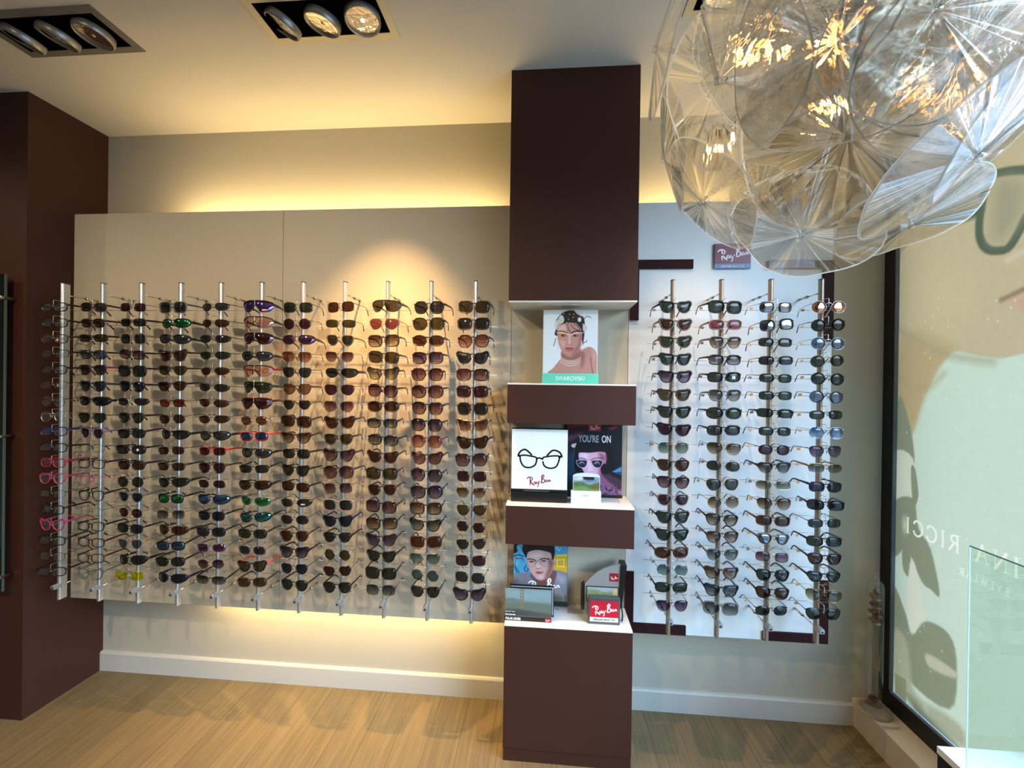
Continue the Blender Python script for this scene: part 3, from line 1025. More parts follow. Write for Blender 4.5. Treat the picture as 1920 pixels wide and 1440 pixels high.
# ------------------------------------------------------------------ eyewear
def outline(pts, w, h, per=4):
    return [(x * w / 2, y * h / 2) for x, y in (tuple(q[:2]) for q in spline(pts, per, True))]


def superell(n_=24, e_=2.0, ax=1, ay=1, dx=0):
    out = []
    for k_ in range(n_):
        a = 2 * math.pi * k_ / n_
        c, s_ = math.cos(a), math.sin(a)
        out.append((math.copysign(abs(c) ** (2 / e_), c) * ax, math.copysign(abs(s_) ** (2 / e_), s_) * ay))
    return out


WAY = [(-.97, .35), (-.8, .85), (0, .95), (.8, 1), (1, .8), (.9, .2), (.68, -.6), (.25, -1), (-.35, -1), (-.8, -.5)]
SQ = superell(12, 3.1)
RC = superell(12, 2.9)
OV = superell(12, 2.3)
RD = superell(12, 2.0)
PAN = [(-.95, .45), (-.7, .88), (0, .98), (.75, .92), (1, .5), (.92, -.1), (.6, -.75), (0, -1), (-.6, -.75), (-.93, -.1)]
AVI = [(-.98, .35), (-.72, .82), (0, .95), (.78, .85), (1, .35), (.88, -.3), (.45, -.92), (-.15, -1), (-.7, -.7), (-.95, -.15)]
CAT = [(-.95, .15), (-.75, .72), (0, .82), (.72, 1), (1, .88), (.92, .2), (.62, -.68), (.05, -1), (-.6, -.8), (-.9, -.35)]
HEX = [(-1, .1), (-.82, .6), (-.5, .95), (.45, .97), (.82, .62), (1, .05), (.82, -.55), (.5, -.95), (-.45, -.95), (-.82, -.5)]
SPO = [(-.9, .2), (-.7, .85), (0, 1), (.7, .82), (1, .35), (.95, -.2), (.6, -.75), (.05, -1), (-.5, -.85), (-.85, -.35)]
# outline, lens width, lens height, bridge, rim(thickness mm), rim depth, wrap, temple kind, brow style
ST = {
    'way': (WAY, 50, 38, 19, 4.8, 4, 5, 'ac', 1.5),
    'rca': (RC, 51, 34, 18, 3.9, 4, 5, 'ac', 1.2),
    'sqa': (SQ, 53, 43, 18, 4.8, 4, 5, 'ac', 1.3),
    'rda': (PAN, 48, 41, 20, 3.8, 4, 4, 'ac', 1.1),
    'ova': (OV, 54, 38, 18, 5.0, 5, 7, 'ac', 1.1),
    'cat': (CAT, 53, 44, 17, 4.4, 4, 5, 'ac', 1.7),
    'hex': (HEX, 55, 47, 16, 3.9, 4, 5, 'ac', 1.2),
    'big': (OV, 56, 47, 16, 5.0, 5, 6, 'ac', 1.3),
    'avi': (AVI, 56, 46, 15, 1.0, 1.5, 5, 'me', 1),
    'rdm': (RD, 49, 46, 20, 1.1, 1.5, 4, 'me', 1),
    'sqm': (SQ, 53, 43, 17, 1.1, 1.5, 5, 'me', 1),
    'rcm': (RC, 53, 33, 18, 1.1, 1.5, 6, 'me', 1),
    'ovm': (OV, 52, 38, 18, 1.1, 1.5, 5, 'me', 1),
    'pam': (PAN, 51, 43, 18, 1.3, 1.6, 5, 'me', 1),
    'hxm': (HEX, 50, 43, 19, 1.1, 1.5, 4, 'me', 1),
    'brw': (PAN, 49, 39, 19, 4.2, 4, 5, 'ac', -1),
    'hrf': (RC, 54, 33, 18, 3.0, 3, 8, 'ac', -1),
    'rml': (SQ, 53, 38, 18, 0, 1, 5, 'me', 1),
    'spm': (SPO, 60, 33, 15, 1.3, 2, 15, 'me', 1),
    'spo': (SPO, 63, 37, 14, 3.0, 5, 18, 'sp', 1.3),
    'shd': (None, 136, 50, 0, 3.0, 4, 30, 'sp', -1),
}
SHAPE = {'way': 'wayfarer-shaped', 'rca': 'rectangular', 'sqa': 'square', 'rda': 'rounded', 'ova': 'thick oval', 'cat': 'cat-eye', 'hex': 'large angular',
         'big': 'oversized round', 'avi': 'aviator', 'rdm': 'thin-rimmed round', 'sqm': 'thin-rimmed square', 'rcm': 'thin-rimmed narrow', 'ovm': 'thin-rimmed oval',
         'pam': 'thin-rimmed rounded', 'hxm': 'thin-rimmed hexagonal', 'brw': 'browline', 'hrf': 'half-rimmed', 'rml': 'rimless', 'spm': 'wire wraparound', 'spo': 'sporty wraparound', 'shd': 'one-piece shield'}
SHAPE['way'] = 'trapezoid'
G = .00093     # millimetres to scene units


def bend(x, wrap):
    return (x / (68 * G)) ** 2 * wrap * G


GEO = {}


def glasses_geo(st):
    if st in GEO:
        return GEO[st]
    pts, w, h, br, t, dep, wrap, tk, brow = ST[st]
    w, h, br, t, dep = w * G, h * G, br * G, t * G, dep * G
    fr = MB()
    lenses = []
    zc = -h * .18

    def ring(loop, th, sgn, cx):
        n = len(loop)
        outer = []
        for i, (x, y) in enumerate(loop):
            a, b = loop[i - 1], loop[(i + 1) % n]
            dx, dy = b[0] - a[0], b[1] - a[1]
            l = math.hypot(dx, dy) or 1
            nx, ny = dy / l, -dx / l
            if nx * x + ny * y < 0:
                nx, ny = -nx, -ny
            k_ = th(x / (w / 2), y / (h / 2))
            outer.append((x + nx * k_, y + ny * k_))
        vs = []
        for (x, y), (X, Y) in zip(loop, outer):
            mx_, my_ = (x + X) / 2, (y + Y) / 2
            for (qx, qy, d) in ((x, y, .15 * dep), (mx_, my_, -.45 * dep), (X, Y, .1 * dep), (X, Y, .5 * dep), (x, y, .5 * dep)):
                xx = sgn * (cx + qx)
                vs.append((xx, bend(xx, wrap) + d, zc + qy))
        fs = []
        for i in range(n):
            j = (i + 1) % n
            for k_ in range(5):
                k2 = (k_ + 1) % 5
                fs.append((i * 5 + k_, i * 5 + k2, j * 5 + k2, j * 5 + k_))
        fr.add(vs, fs)

    def lens(loop, sgn, cx):
        mb = MB()
        n = len(loop)
        rings_ = []
        for side, dy in ((0, 0), (1, .0014)):
            vs = []
            for s_ in (1.0, .66, .33):
                for (x, y) in loop:
                    xx = sgn * (cx + x * s_)
                    vs.append((xx, bend(xx, wrap) + dy - (1 - s_ * s_) * .0022, zc + y * s_))
            xx = sgn * cx
            vs.append((xx, bend(xx, wrap) + dy - .0022, zc))
            rings_.append(vs)
        m = 3 * n + 1
        fs = []
        for b in (0, m):
            for r_ in range(2):
                for i in range(n):
                    j = (i + 1) % n
                    fs.append((b + r_ * n + i, b + r_ * n + j, b + (r_ + 1) * n + j, b + (r_ + 1) * n + i))
            for i in range(n):
                fs.append((b + 2 * n + i, b + 2 * n + (i + 1) % n, b + 3 * n))
        for i in range(n):
            j = (i + 1) % n
            fs.append((i, j, m + j, m + i))
        mb.add(rings_[0] + rings_[1], fs)
        return mb

    hx = None
    if st == 'shd':
        # one-piece shield: wide lens with a nose notch, rim along the top
        W2, T, B = 67 * G, 22 * G, -28 * G
        up = [(-W2, T * .25), (-W2 * .9, T * .75), (-W2 * .5, T * 1.0), (0, T * .95), (W2 * .5, T), (W2 * .9, T * .75), (W2, T * .25)]
        lo = [(W2 * .97, B * .25), (W2 * .8, B * .8), (W2 * .5, B), (W2 * .25, B * .8), (W2 * .12, B * .2), (0, B * .02), (-W2 * .12, B * .2), (-W2 * .25, B * .8), (-W2 * .5, B), (-W2 * .8, B * .8), (-W2 * .97, B * .25)]
        U_ = [tuple(q) for q in spline(up, 4)]
        L_ = [tuple(q) for q in spline(lo, 4)]
        n = 25
        mb = MB()

        def samp(poly, x):
            best = min(range(len(poly) - 1), key=lambda i: abs((poly[i][0] + poly[i + 1][0]) / 2 - x))
            return poly[best][1] + (poly[best + 1][1] - poly[best][1]) * ((x - poly[best][0]) / ((poly[best + 1][0] - poly[best][0]) or 1e-9)) if abs(poly[best + 1][0] - poly[best][0]) > 1e-6 else poly[best][1]
        vs = []
        for dy in (0, .0014):
            for i in range(n):
                x = -W2 * .995 + 2 * W2 * .995 * i / (n - 1)
                a, b = samp(U_, x), samp(list(reversed(L_)), x)
                for k_ in range(4):
                    vs.append((x, bend(x, wrap) + dy - (1 - abs(k_ / 1.5 - 1)) * .001, b + (a - b) * k_ / 3))
        fs = []
        for b in (0, n * 4):
            for i in range(n - 1):
                for k_ in range(3):
                    fs.append((b + i * 4 + k_, b + i * 4 + k_ + 1, b + (i + 1) * 4 + k_ + 1, b + (i + 1) * 4 + k_))
        for i in range(n - 1):
            fs.append((i * 4, (i + 1) * 4, n * 4 + (i + 1) * 4, n * 4 + i * 4))
            fs.append((i * 4 + 3, (i + 1) * 4 + 3, n * 4 + (i + 1) * 4 + 3, n * 4 + i * 4 + 3))
        mb.add(vs, fs)
        lenses.append(mb)
        fr.tube([(x, bend(x, wrap), z) for x, z in U_], .0022, 6)
        for s_ in (-1, 1):
            fr.tube([(0, .001, .005), (s_ * .008, .004, -.006), (s_ * .012, .008, -.016)], .002, 5)
        hx, hz = W2, T * .3
    else:
        loop = outline(pts, w, h, 2 if len(pts) > 11 else 3)
        cx = br / 2 + w / 2
        if brow == -1:
            def th(u, v):
                k_ = 1 / (1 + math.exp(-(v - .12) * 9))
                return (.0004 + (t - .0004) * k_) * (1.25 if v > .3 and u > .5 else 1)
        elif brow > 1:
            def th(u, v):
                k_ = max(0, v - .1) * max(0, u - .35) * 2.6
                return t * (1 + (brow - 1) * min(1.2, k_ * 1.6))
        else:
            def th(u, v):
                return t
        for s_ in (-1, 1):
            if t > 0:
                ring(loop, th, s_, cx)
            lenses.append(lens(loop, s_, cx))
        ztop = zc + h * .36
        r_ = max(.0009, t * .5)
        if tk == 'me':
            fr.tube(spline([(-br / 2 - .001, .0005, zc + h * .22), (-br / 4, -.001, zc + h * .33), (br / 4, -.001, zc + h * .33), (br / 2 + .001, .0005, zc + h * .22)], 3), .0011, 6)
            if st in ('avi',):
                fr.tube([(-br / 2 - w * .22, .001, zc + h * .47), (br / 2 + w * .22, .001, zc + h * .47)], .0009, 6)
        else:
            fr.tube(spline([(-br / 2 - .001, .001, ztop - .003), (-br / 4, -.0005, ztop), (br / 4, -.0005, ztop), (br / 2 + .001, .001, ztop - .003)], 3), max(.0016, r_), 6, flat=(1, 1.3))
        for s_ in (-1, 1):
            fr.tube([(s_ * br * .42, .001, zc + h * .1), (s_ * br * .34, .005, zc - h * .06), (s_ * br * .36, .006, zc - h * .16)], [.0008, .0016, .0010], 5)
        hx = br / 2 + w + (t * .9 if t else .001)
        hz = zc + h * (.30 if tk != 'sp' else .12)
        for s_ in (-1, 1):
            y0 = bend(hx, wrap)
            fr.box((s_ * (hx - .004), y0 - .0005, hz - (.0028 if tk != 'me' else .0012)), (s_ * (hx + .0012), y0 + .005, hz + (.0028 if tk != 'me' else .0012)))
    # temples
    temples = []
    y0 = bend(hx, wrap) + .002
    for s_ in (-1, 1):
        mb = MB()
        if tk == 'sp':
            P = [(hx, y0, hz), (hx + .0005, y0 + .03, hz - .001), (hx - .002, y0 + .065, hz - .004), (hx - .006, y0 + .088, hz - .012), (hx - .009, y0 + .104, hz - .026)]
            rr = [.0062, .0052, .0034, .0028, .0030]
            fl = (.42, 1)
        elif tk == 'ac':
            P = [(hx, y0, hz), (hx + .0005, y0 + .045, hz), (hx - .001, y0 + .080, hz - .001), (hx - .003, y0 + .096, hz - .008), (hx - .006, y0 + .114, hz - .026)]
            rr = [.0046, .0038, .0031, .0031, .0037]
            fl = (.5, 1)
        else:
            P = [(hx, y0, hz), (hx + .0005, y0 + .045, hz), (hx - .001, y0 + .082, hz - .001), (hx - .003, y0 + .095, hz - .009), (hx - .006, y0 + .112, hz - .027)]
            rr = [.0016, .0012, .0013, .0022, .0025]
            fl = (.8, 1)
        P = [(s_ * x, y, z) for x, y, z in P]
        pr = spline([(*p_, r0) for p_, r0 in zip(P, rr)], 3)
        # vertical oval section: build rings by hand so the tall axis stays upright
        n = 6
        vs, fs = [], []
        for q_ in pr:
            for k_ in range(n):
                a = 2 * math.pi * k_ / n
                vs.append((q_[0] + math.cos(a) * q_[3] * fl[0], q_[1] + math.sin(a) * q_[3] * .25, q_[2] + math.sin(a) * q_[3] * fl[1]))
        for i in range(len(pr) - 1):
            for k_ in range(n):
                k2 = (k_ + 1) % n
                fs.append((i * n + k_, i * n + k2, (i + 1) * n + k2, (i + 1) * n + k_))
        fs.append(tuple(range(n)))
        fs.append(tuple((len(pr) - 1) * n + k_ for k_ in range(n)))
        mb.add(vs, fs)
        temples.append(mb)
    GEO[st] = (fr, lenses, temples, hx, hz)
    return GEO[st]


FC = {'blk': ('black', (16, 15, 15), .3, 0), 'brn': ('brown', (52, 32, 20), .3, 0), 'tor': ('tortoiseshell', (64, 34, 16), .3, 0), 'gld': ('gold', (150, 122, 78), .3, .9),
      'slv': ('silver', (190, 190, 190), .25, 1), 'gun': ('gunmetal', (64, 64, 66), .3, .8), 'nvy': ('navy', (11, 17, 36), .3, 0), 'red': ('red', (140, 24, 26), .3, 0),
      'bur': ('burgundy', (46, 13, 17), .3, 0), 'pnk': ('pink', (160, 50, 90), .3, 0), 'mag': ('magenta', (150, 22, 60), .3, 0), 'lil': ('lilac', (110, 98, 120), .2, 0),
      'gry': ('grey', (86, 86, 84), .3, 0), 'tau': ('taupe', (120, 104, 88), .3, 0), 'clr': ('clear-framed', (122, 106, 98), .15, 0), 'tea': ('teal', (14, 38, 42), .3, 0),
      'grn': ('green', (24, 44, 34), .3, 0), 'olv': ('olive', (70, 66, 40), .3, 0), 'blu': ('blue', (18, 28, 84), .3, 0), 'ros': ('rose', (96, 42, 46), .3, 0)}
LC = {'clear': ('clear', (.93, .95, .94), None, 0, None), 'grey': ('grey', (.07, .07, .075), None, 0, None), 'green': ('green', (.07, .09, .06), None, 0, None),
      'brown': ('brown', (.14, .06, .03), None, 0, None), 'olive': ('olive', (.15, .12, .05), None, 0, None), 'amber': ('amber', (.42, .24, .10), None, 0, None),
      'plum': ('plum', (.10, .04, .06), None, 0, None), 'rose': ('rose', (.42, .12, .14), None, 0, None), 'navy': ('blue-black', (.04, .05, .09), None, 0, None),
      'yellow': ('yellow', (.75, .75, .02), None, 0, None), 'bluegrey': ('blue-grey', (.16, .22, .28), None, .05, (.6, .75, 1)), 'teal': ('teal', (.12, .22, .24), None, 0, None),
      'ggrad': ('grey gradient', (.08, .08, .08), (.42, .42, .38), 0, None), 'bgrad': ('brown gradient', (.12, .06, .03), (.62, .50, .36), 0, None),
      'pgrad': ('plum gradient', (.12, .05, .07), (.44, .28, .26), 0, None), 'vgrad': ('violet gradient', (.07, .04, .09), (.34, .26, .36), 0, None),
      'tgrad': ('teal gradient', (.12, .20, .20), (.42, .52, .48), 0, None), 'rgrad': ('rosy gradient', (.28, .10, .07), (.66, .40, .28), 0, None),
      'bluegrad': ('blue gradient', (.04, .14, .36), (.62, .72, .8), .06, (.5, .7, 1)), 'ogrd': ('olive gradient', (.16, .14, .06), (.6, .58, .4), 0, None),
      'greengrad': ('green gradient', (.10, .14, .10), (.42, .5, .42), 0, None),
      'silverM': ('silver mirrored', (.05, .05, .05), None, .13, (.8, .86, .9)), 'blueM': ('blue mirrored', (.03, .06, .12), None, .35, (.18, .42, .85)),
      'greenM': ('green mirrored', (.02, .10, .04), None, .4, (.12, .75, .25)), 'redM': ('red mirrored', (.2, .03, .02), None, .4, (.95, .22, .10)),
      'tealM': ('teal mirrored', (.02, .08, .10), None, .38, (.12, .7, .75)), 'purpleM': ('purple mirrored', (.06, .02, .06), None, .3, (.62, .25, .65)),
      'violetM': ('violet mirrored', (.12, .01, .04), None, .4, (.38, .25, .95)), 'amberM': ('copper mirrored', (.25, .10, .04), None, .3, (.9, .5, .3)),
      'roseclr': ('pale rose', (.74, .42, .34), None, .06, (.8, .7, 1)), 'redbrown': ('red-brown', (.10, .02, .02), None, .05, (.8, .5, .6))}
MESHES = {}


def get_mesh(key, mb, smooth=True):
    if key not in MESHES:
        o = mb.build(key, [None] if False else [M_black], smooth=smooth)
        for md in list(o.modifiers):
            o.modifiers.remove(md)
        MESHES[key] = o.data
        bpy.data.objects.remove(o)
    return MESHES[key]


def child(name, mesh, mat, parent, loc=None):
    o = bpy.data.objects.new(name, mesh)
    COL.objects.link(o)
    o.parent = parent
    if loc:
        o.location = loc
    o.material_slots[0].link = 'OBJECT'
    o.material_slots[0].material = mat
    return o


ORD = ['top', 'second from top', 'third from top', 'fourth from top', 'fifth from top', 'sixth from top', 'seventh from top', 'eighth from top', 'ninth from top',
       'ninth from bottom', 'eighth from bottom', 'seventh from bottom', 'sixth from bottom', 'fifth from bottom', 'fourth from bottom', 'third from bottom', 'second from bottom', 'bottom']
ROD = ['leftmost rod', 'second rod from left', 'third rod from left', 'fourth rod from left', 'fifth rod from left', 'sixth rod from left', 'seventh rod from left',
       'fourth rod left of column', 'third rod left of column', 'second rod left of column', 'first rod left of column',
       'first rod right of column', 'second rod right of column', 'third rod right of column', 'rightmost rod']
DATA = [
    # 1
    'rca blk clear/rca blk clear/rca brn clear/hrf blk clear/rca blk clear/rcm bur clear/rdm gun clear/rdm slv clear/rca blu clear/rca blk clear/rca mag clear/rda pnk clear/rcm blk clear/rca blk clear/cat pnk clear/rca blk clear/ovm blk clear/rca blk clear',
    # 2
    'rca bur grey/rca blk brown/hrf blk olive/rca blk bluegrey/rda bur grey/rda tea grey/spo blk navy/avi gun green/rda lil plum/rcm gun clear/rca bur clear/rdm pnk clear/rda blk clear/ovm gry clear/rca blk clear/rca bur clear/rca brn clear/cat gry clear',
    # 3
    'rml gld plum/hrf blk grey/sqa tau grey/rca blk pgrad/sqa blk grey/rda nvy navy/spm slv grey/rda bur green/rca blk grey/rca blk grey/rca blk brown/rdm blk green/brw gry navy/ovm gld plum/rca blk grey/brw tau teal/spo blk grey/rml slv yellow',
    # 4
    'sqa gry grey/spo blk greenM/spo blk silverM/cat brn brown/brw brn olive/brw nvy brown/rcm blk redM/ovm gun brown/spo blk grey/rcm gun brown/hrf gun brown/spo blk grey/rca blk greenM/rml gld ggrad/spo brn brown/rca blk blueM/rca blk grey/spo nvy navy',
    # 5
    'spm blk silverM/spm blk brown/spm gun grey/spm blk green/spm brn brown/spm blk grey/spm blk brown/spm gun brown/spo blk silverM/hrf red plum/rda brn plum/rcm slv plum/spo nvy blueM/rca blk navy/rca nvy grey/hrf gry purpleM/ovm gld vgrad/hrf blk ggrad',
    # 6
    'shd blk violetM/shd blk roseclr/shd blk redbrown/spo blk silverM/shd blk roseclr/shd grn green/shd bur redbrown/ovm gld amberM/rca red blueM/spo blk silverM/hrf blk grey/spo blk brown/spo gry greenM/spo blk tealM/rca blk green/rca gry grey/way blk olive/rca brn olive',
    # 7
    'sqm gun green/rdm gld plum/spo brn purpleM/avi gld rgrad/pam blk grey/rda brn amber/brw gld grey/sqa brn brown/way brn bgrad/rca blk grey/way blk green/rca blk brown/spm blk grey/ovm gun grey/rda brn brown/way blk vgrad/pam nvy navy/rda blk grey',
    # 8
    'sqm gun brown/rcm gun olive/rda gld grey/pam gld pgrad/spo blk grey/avi gld plum/avi gld pgrad/cat brn brown/rda brn olive/cat blk pgrad/big brn pgrad/sqm gld pgrad/sqa clr grey/way nvy navy/brw blk grey/rdm slv olive/pam gld plum/rda blk grey',
    # 9
    'shd olv olive/avi gld rose/sqa brn bgrad/sqa brn olive/cat brn ogrd/hex bur pgrad/ova brn brown/rca blk ggrad/ova blk ggrad/cat brn brown/sqa blk olive/rda brn brown/sqa blk pgrad/sqa blk bgrad/cat gun vgrad/way blk green/sqa blk green/sqm gun ggrad',
    # 10
    'hex blk grey/hex brn olive/ova brn brown/sqa bur vgrad/hex bur pgrad/big bur pgrad/hex blk pgrad/hex blk vgrad/hex ros rgrad/cat bur pgrad/hex blk vgrad/big blk vgrad/sqa blk bgrad/cat blk ggrad/sqa tor brown/avi gld tgrad/rdm gld teal/rda blk green',
    # 11
    'sqa brn olive/sqa brn grey/hex bur rgrad/cat blk grey/sqa bur pgrad/sqa bur plum/hex brn grey/cat gld pgrad/cat blk brown/hex blk pgrad/sqm gld plum/pam gld bgrad/pam brn olive/hxm gld plum/pam gld grey/sqm bur plum/sqm gld grey/cat blk vgrad',
    # 12
    'way blk green/way gry brown/way olv green/way blk green/way blk vgrad/way brn olive/way blk green/way blk plum/hxm gld greengrad/rda brn brown/rda blk pgrad/rda clr plum/way blk green/way blk green/ova tor brown/hxm slv tgrad/rca blk green/pam blk vgrad',
    # 13
    'sqa blk green/rca tau rose/rda gry bgrad/rca blk ggrad/rca blk green/rda gry ggrad/ova blk green/rca blk grey/avi gld bgrad/ovm gld green/avi gld green/rdm gld bgrad/rda blk bgrad/rda brn bgrad/rda gry ggrad/way brn bgrad/way nvy ggrad/sqa gry ggrad',
    # 14
    'sqm slv silverM/sqm blk silverM/rcm blk green/rcm gun grey/rcm blk green/rcm gun green/hrf blk green/rcm blk green/ovm bur plum/brw blk ggrad/rcm slv ogrd/pam brn bgrad/rca tor brown/brw gry silverM/rml slv pgrad/rda blk green/rda blk brown/ovm blk grey',
    # 15
    'rdm slv amberM/rdm blk green/rdm slv bluegrey/rdm gld green/rdm blk green/rdm gun bluegrey/rcm blk green/hxm slv bluegrad/pam gun vgrad/hrf gld ggrad/rca blk navy/rca blk grey/rcm blk green/rca blk green/rda blk brown/brw blk green/avi gld ogrd/avi gun green']
RX = [-2.0575 + .1777 * k_ for k_ in range(11)] + [.4775 + .1785 * k_ for k_ in range(4)]
RX0 = RX
ZROW0, ZROW1 = 1.7495, .6405
YG = 1.606
tagmesh = MB().box((-.006, -.0006, -.013), (.006, .0006, -.004)).tube([(0, 0, .003), (0, 0, -.005)], .0003, 4)
M_tag = {'o': pbr('orange_tag', (222, 160, 96), .6), 'w': pbr('white_tag', (214, 208, 190), .6), 'b': pbr('brown_tag', (132, 110, 90), .6)}
rr = random.Random(21)
for ri, row in enumerate(DATA):
    items = row.split('/')
    assert len(items) == 18, (ri, len(items))
    # display rod
    rod = empty('display_rod', (RX[ri], 1.648, .503), ('slim aluminium' if ri < 11 else 'slim taupe') + ' display rod with eyewear brackets, ' + ROD[ri].replace(' rod', '').replace('leftmost', 'leftmost of all').replace('rightmost', 'rightmost of all'), 'display rod',
                'eyewear display rods on the panels')
    L = 1.853 - .503
    if 'rail' not in MESHES:
        prof = [(-.0066, -.006), (-.0048, -.0085), (-.0018, -.0098), (.0018, -.0098), (.0048, -.0085), (.0066, -.006), (.0066, .008), (.0045, .010), (-.0045, .010), (-.0066, .008)]
        get_mesh('rail', MB().prism(prof, 0, L - .004, plane='xy'), False)
        get_mesh('end_cap', MB().prism([(x * 1.05, y * 1.04) for x, y in prof], L - .004, L, plane='xy'), False)
        get_mesh('lock_block', MB().lathe([(.0085, -.036), (.0092, -.034), (.0092, -.009), (.0085, -.007)], (0, 0, .062), 16, 'y').box((-.0085, -.034, .052), (.0085, -.007, .068)), False)
        get_mesh('keyhole', MB().lathe([(.0034, -.0375), (.0034, -.035)], (0, 0, .0595), 12, 'y'), False)
        arm = MB().tube([(0, .008, 0), (0, .096, 0)], .0026, 8).tube([(0, .088, 0), (0, .1335, 0)], .0042, 10).lathe([(.006, .0), (.006, .006)], (0, .084, 0), 10, 'y')
        get_mesh('standoff_arm', arm, True)
        br = MB()
        br.tube(spline([(0, -.008, .0235), (0, -.036, .0245), (0, -.0415, .0235), (0, -.043, .019), (0, -.043, -.002)], 3), .0011, 6)
        br.tube([(0, -.008, -.004), (0, -.043, -.004)], .0009, 6)
        br.tube([(0, .008, -.0055), (0, .044, -.0055)], .0009, 6)
        br.tube([(-.083, .044, -.0055), (.083, .044, -.0055)], .0009, 6)
        get_mesh('bracket', br, True)
    dp = 1.65 if ri == 0 else 1
    child('rail', MESHES['rail'], M_alu if ri < 11 else pbr('taupe_metal', (150, 136, 116), .38, metal=.55), rod).scale = (1, dp, 1)
    child('end_cap', MESHES['end_cap'], pbr('grey_cap', (70, 70, 70), .4), rod).scale = (1, dp, 1)
    lk = child('lock', MESHES['lock_block'], pbr('alu_matt', (150, 150, 146), .45, metal=.4), rod)
    child('keyhole', MESHES['keyhole'], M_black, lk)
    for z in (1.300, .058):
        child('standoff_arm', MESHES['standoff_arm'], M_steel, rod, (0, 0, z))
    for j, it in enumerate(items):
        st, fcn, lcn = it.split()
        z = ZROW0 + (ZROW1 - ZROW0) * j / 17
        child('bracket', MESHES['bracket'], M_steel, rod, (0, 0, z - .503))
        fr, ln, tp, hx, hz = glasses_geo(st)
        fname, frgb, fro, fme = FC[fcn]
        lname, ltop, lbot, mir, mc = LC[lcn]
        fm = pbr('frame_' + fcn, frgb, fro, fme, spec=.35)
        lm = lens_mat(lcn, ltop, lbot, mir, mc or (1, 1, 1))
        noun = 'eyeglasses' if lcn == 'clear' else 'sunglasses'
        lab = '%s %s %s with %s lenses, %s on %s' % (fname, SHAPE[st], noun, lname, ORD[j], ROD[ri])
        words_ = lab.split()
        if len(words_) > 16:
            lab = lab.replace('thin-rimmed ', '').replace('sporty ', '').replace('wire ', '').replace('large ', '')
        if len(lab.split()) > 16:
            lab = lab.replace(' with ', ', ')
        g = empty(noun, (RX[ri] + rr.uniform(-.002, .002), YG, z + rr.uniform(-.0015, .0015)), lab, noun, noun + ' on the ' + ROD[ri])
        g.rotation_euler = (math.radians(rr.uniform(-3, 3)), math.radians(rr.gauss(0, 1.3)), math.radians(rr.gauss(0, 3.2)))
        child('frame', get_mesh('frame_' + st, fr), fm, g)
        for k_, l_ in enumerate(ln):
            child('lens', get_mesh('lens_%s_%d' % (st, k_), l_), lm, g)
        tm = fm
        if fcn == 'blk' and (ri, j) in ((5, 8), (5, 16), (5, 4), (4, 9), (1, 7)):
            tm = pbr('frame_red', FC['red'][1], .3)
        if (ri, j) in ((5, 8), (5, 16)):
            tm = pbr('coral_temple', (214, 60, 48), .35)
        if (ri, j) == (1, 4):
            tm = pbr('frame_mag', FC['mag'][1], .3)
        for k_, t_ in enumerate(tp):
            child('temple', get_mesh('temple_%s_%d' % (st, k_), t_), tm, g)
        tagc = None
        if ri in (13, 14):
            tagc = 'o' if rr.random() < .85 else 'b'
        elif ri in (11, 12):
            tagc = 'b' if rr.random() < .8 else None
        elif ri == 2 and 7 < j < 16:
            tagc = 'w'
        elif rr.random() < .05:
            tagc = 'w'
        if tagc:
            o = child('price_tag', get_mesh('price_tag', tagmesh, False), M_tag[tagc], g, (-hx * .985, .066, hz - .002))
            o.rotation_euler = (0, rr.uniform(-.4, .4), rr.uniform(-.6, .6))
            o['label'] = {'o': 'orange price tag', 'w': 'white price tag', 'b': 'brown price tag'}[tagc]
        if (ri, j) == (2, 9):
            s_ = MB()
            for dx, dz in ((-.0026, 0), (.0026, 0), (0, .0028), (0, -.0028)):
                s_.lathe([(.0026, -.0006), (.0026, 0)], (.031 + dx, -.0016, -.006 + dz), 12, 'y')
            s_.box((.029, -.0022, -.0075), (.033, -.0016, -.0045)).build('sticker', M_whiteink, g)
        if (ri, j) in ((12, 4),):
            MB().box((.026, -.0026, -.013), (.038, -.002, -.001)).build('sticker', pbr('pale_sticker', (170, 190, 170), .5), g)
        if (ri, j) == (5, 0):
            MB().box((.028, -.0005, -.021), (.048, .0003, -.015)).build('sticker', pbr('yellow_sticker', (224, 150, 60), .5), g)
        if (ri, j) == (6, 12):
            textmesh('sticker', 'D&G', .008, M_whiteink, g, (.026, -.003, -.012))

# ------------------------------------------------------------------ recessed ceiling spot fixtures
def reflector_mat():
    m, nt, out = newmat('faceted_reflector')
    b = N(nt, 'BsdfPrincipled')
    b.inputs['Base Color'].default_value = (.9, .85, .75, 1)
    b.inputs['Metallic'].default_value = 1
    b.inputs['Roughness'].default_value = .12
    tc = N(nt, 'TexCoord')
    v = N(nt, 'TexVoronoi')
    v.inputs['Scale'].default_value = 90
    nt.links.new(tc.outputs['Object'], v.inputs['Vector'])
    bp = N(nt, 'Bump')
    bp.inputs['Strength'].default_value = .6
    bp.inputs['Distance'].default_value = .0015
    nt.links.new(v.outputs['Distance'], bp.inputs['Height'])
    nt.links.new(bp.outputs[0], b.inputs['Normal'])
    nt.links.new(b.outputs[0], out.inputs[0])
    return m


M_refl = reflector_mat()
M_bulb_on = emit('filament', (255, 214, 140), 220)
M_bulb_off = pbr('bulb_glass', (200, 196, 180), .1)


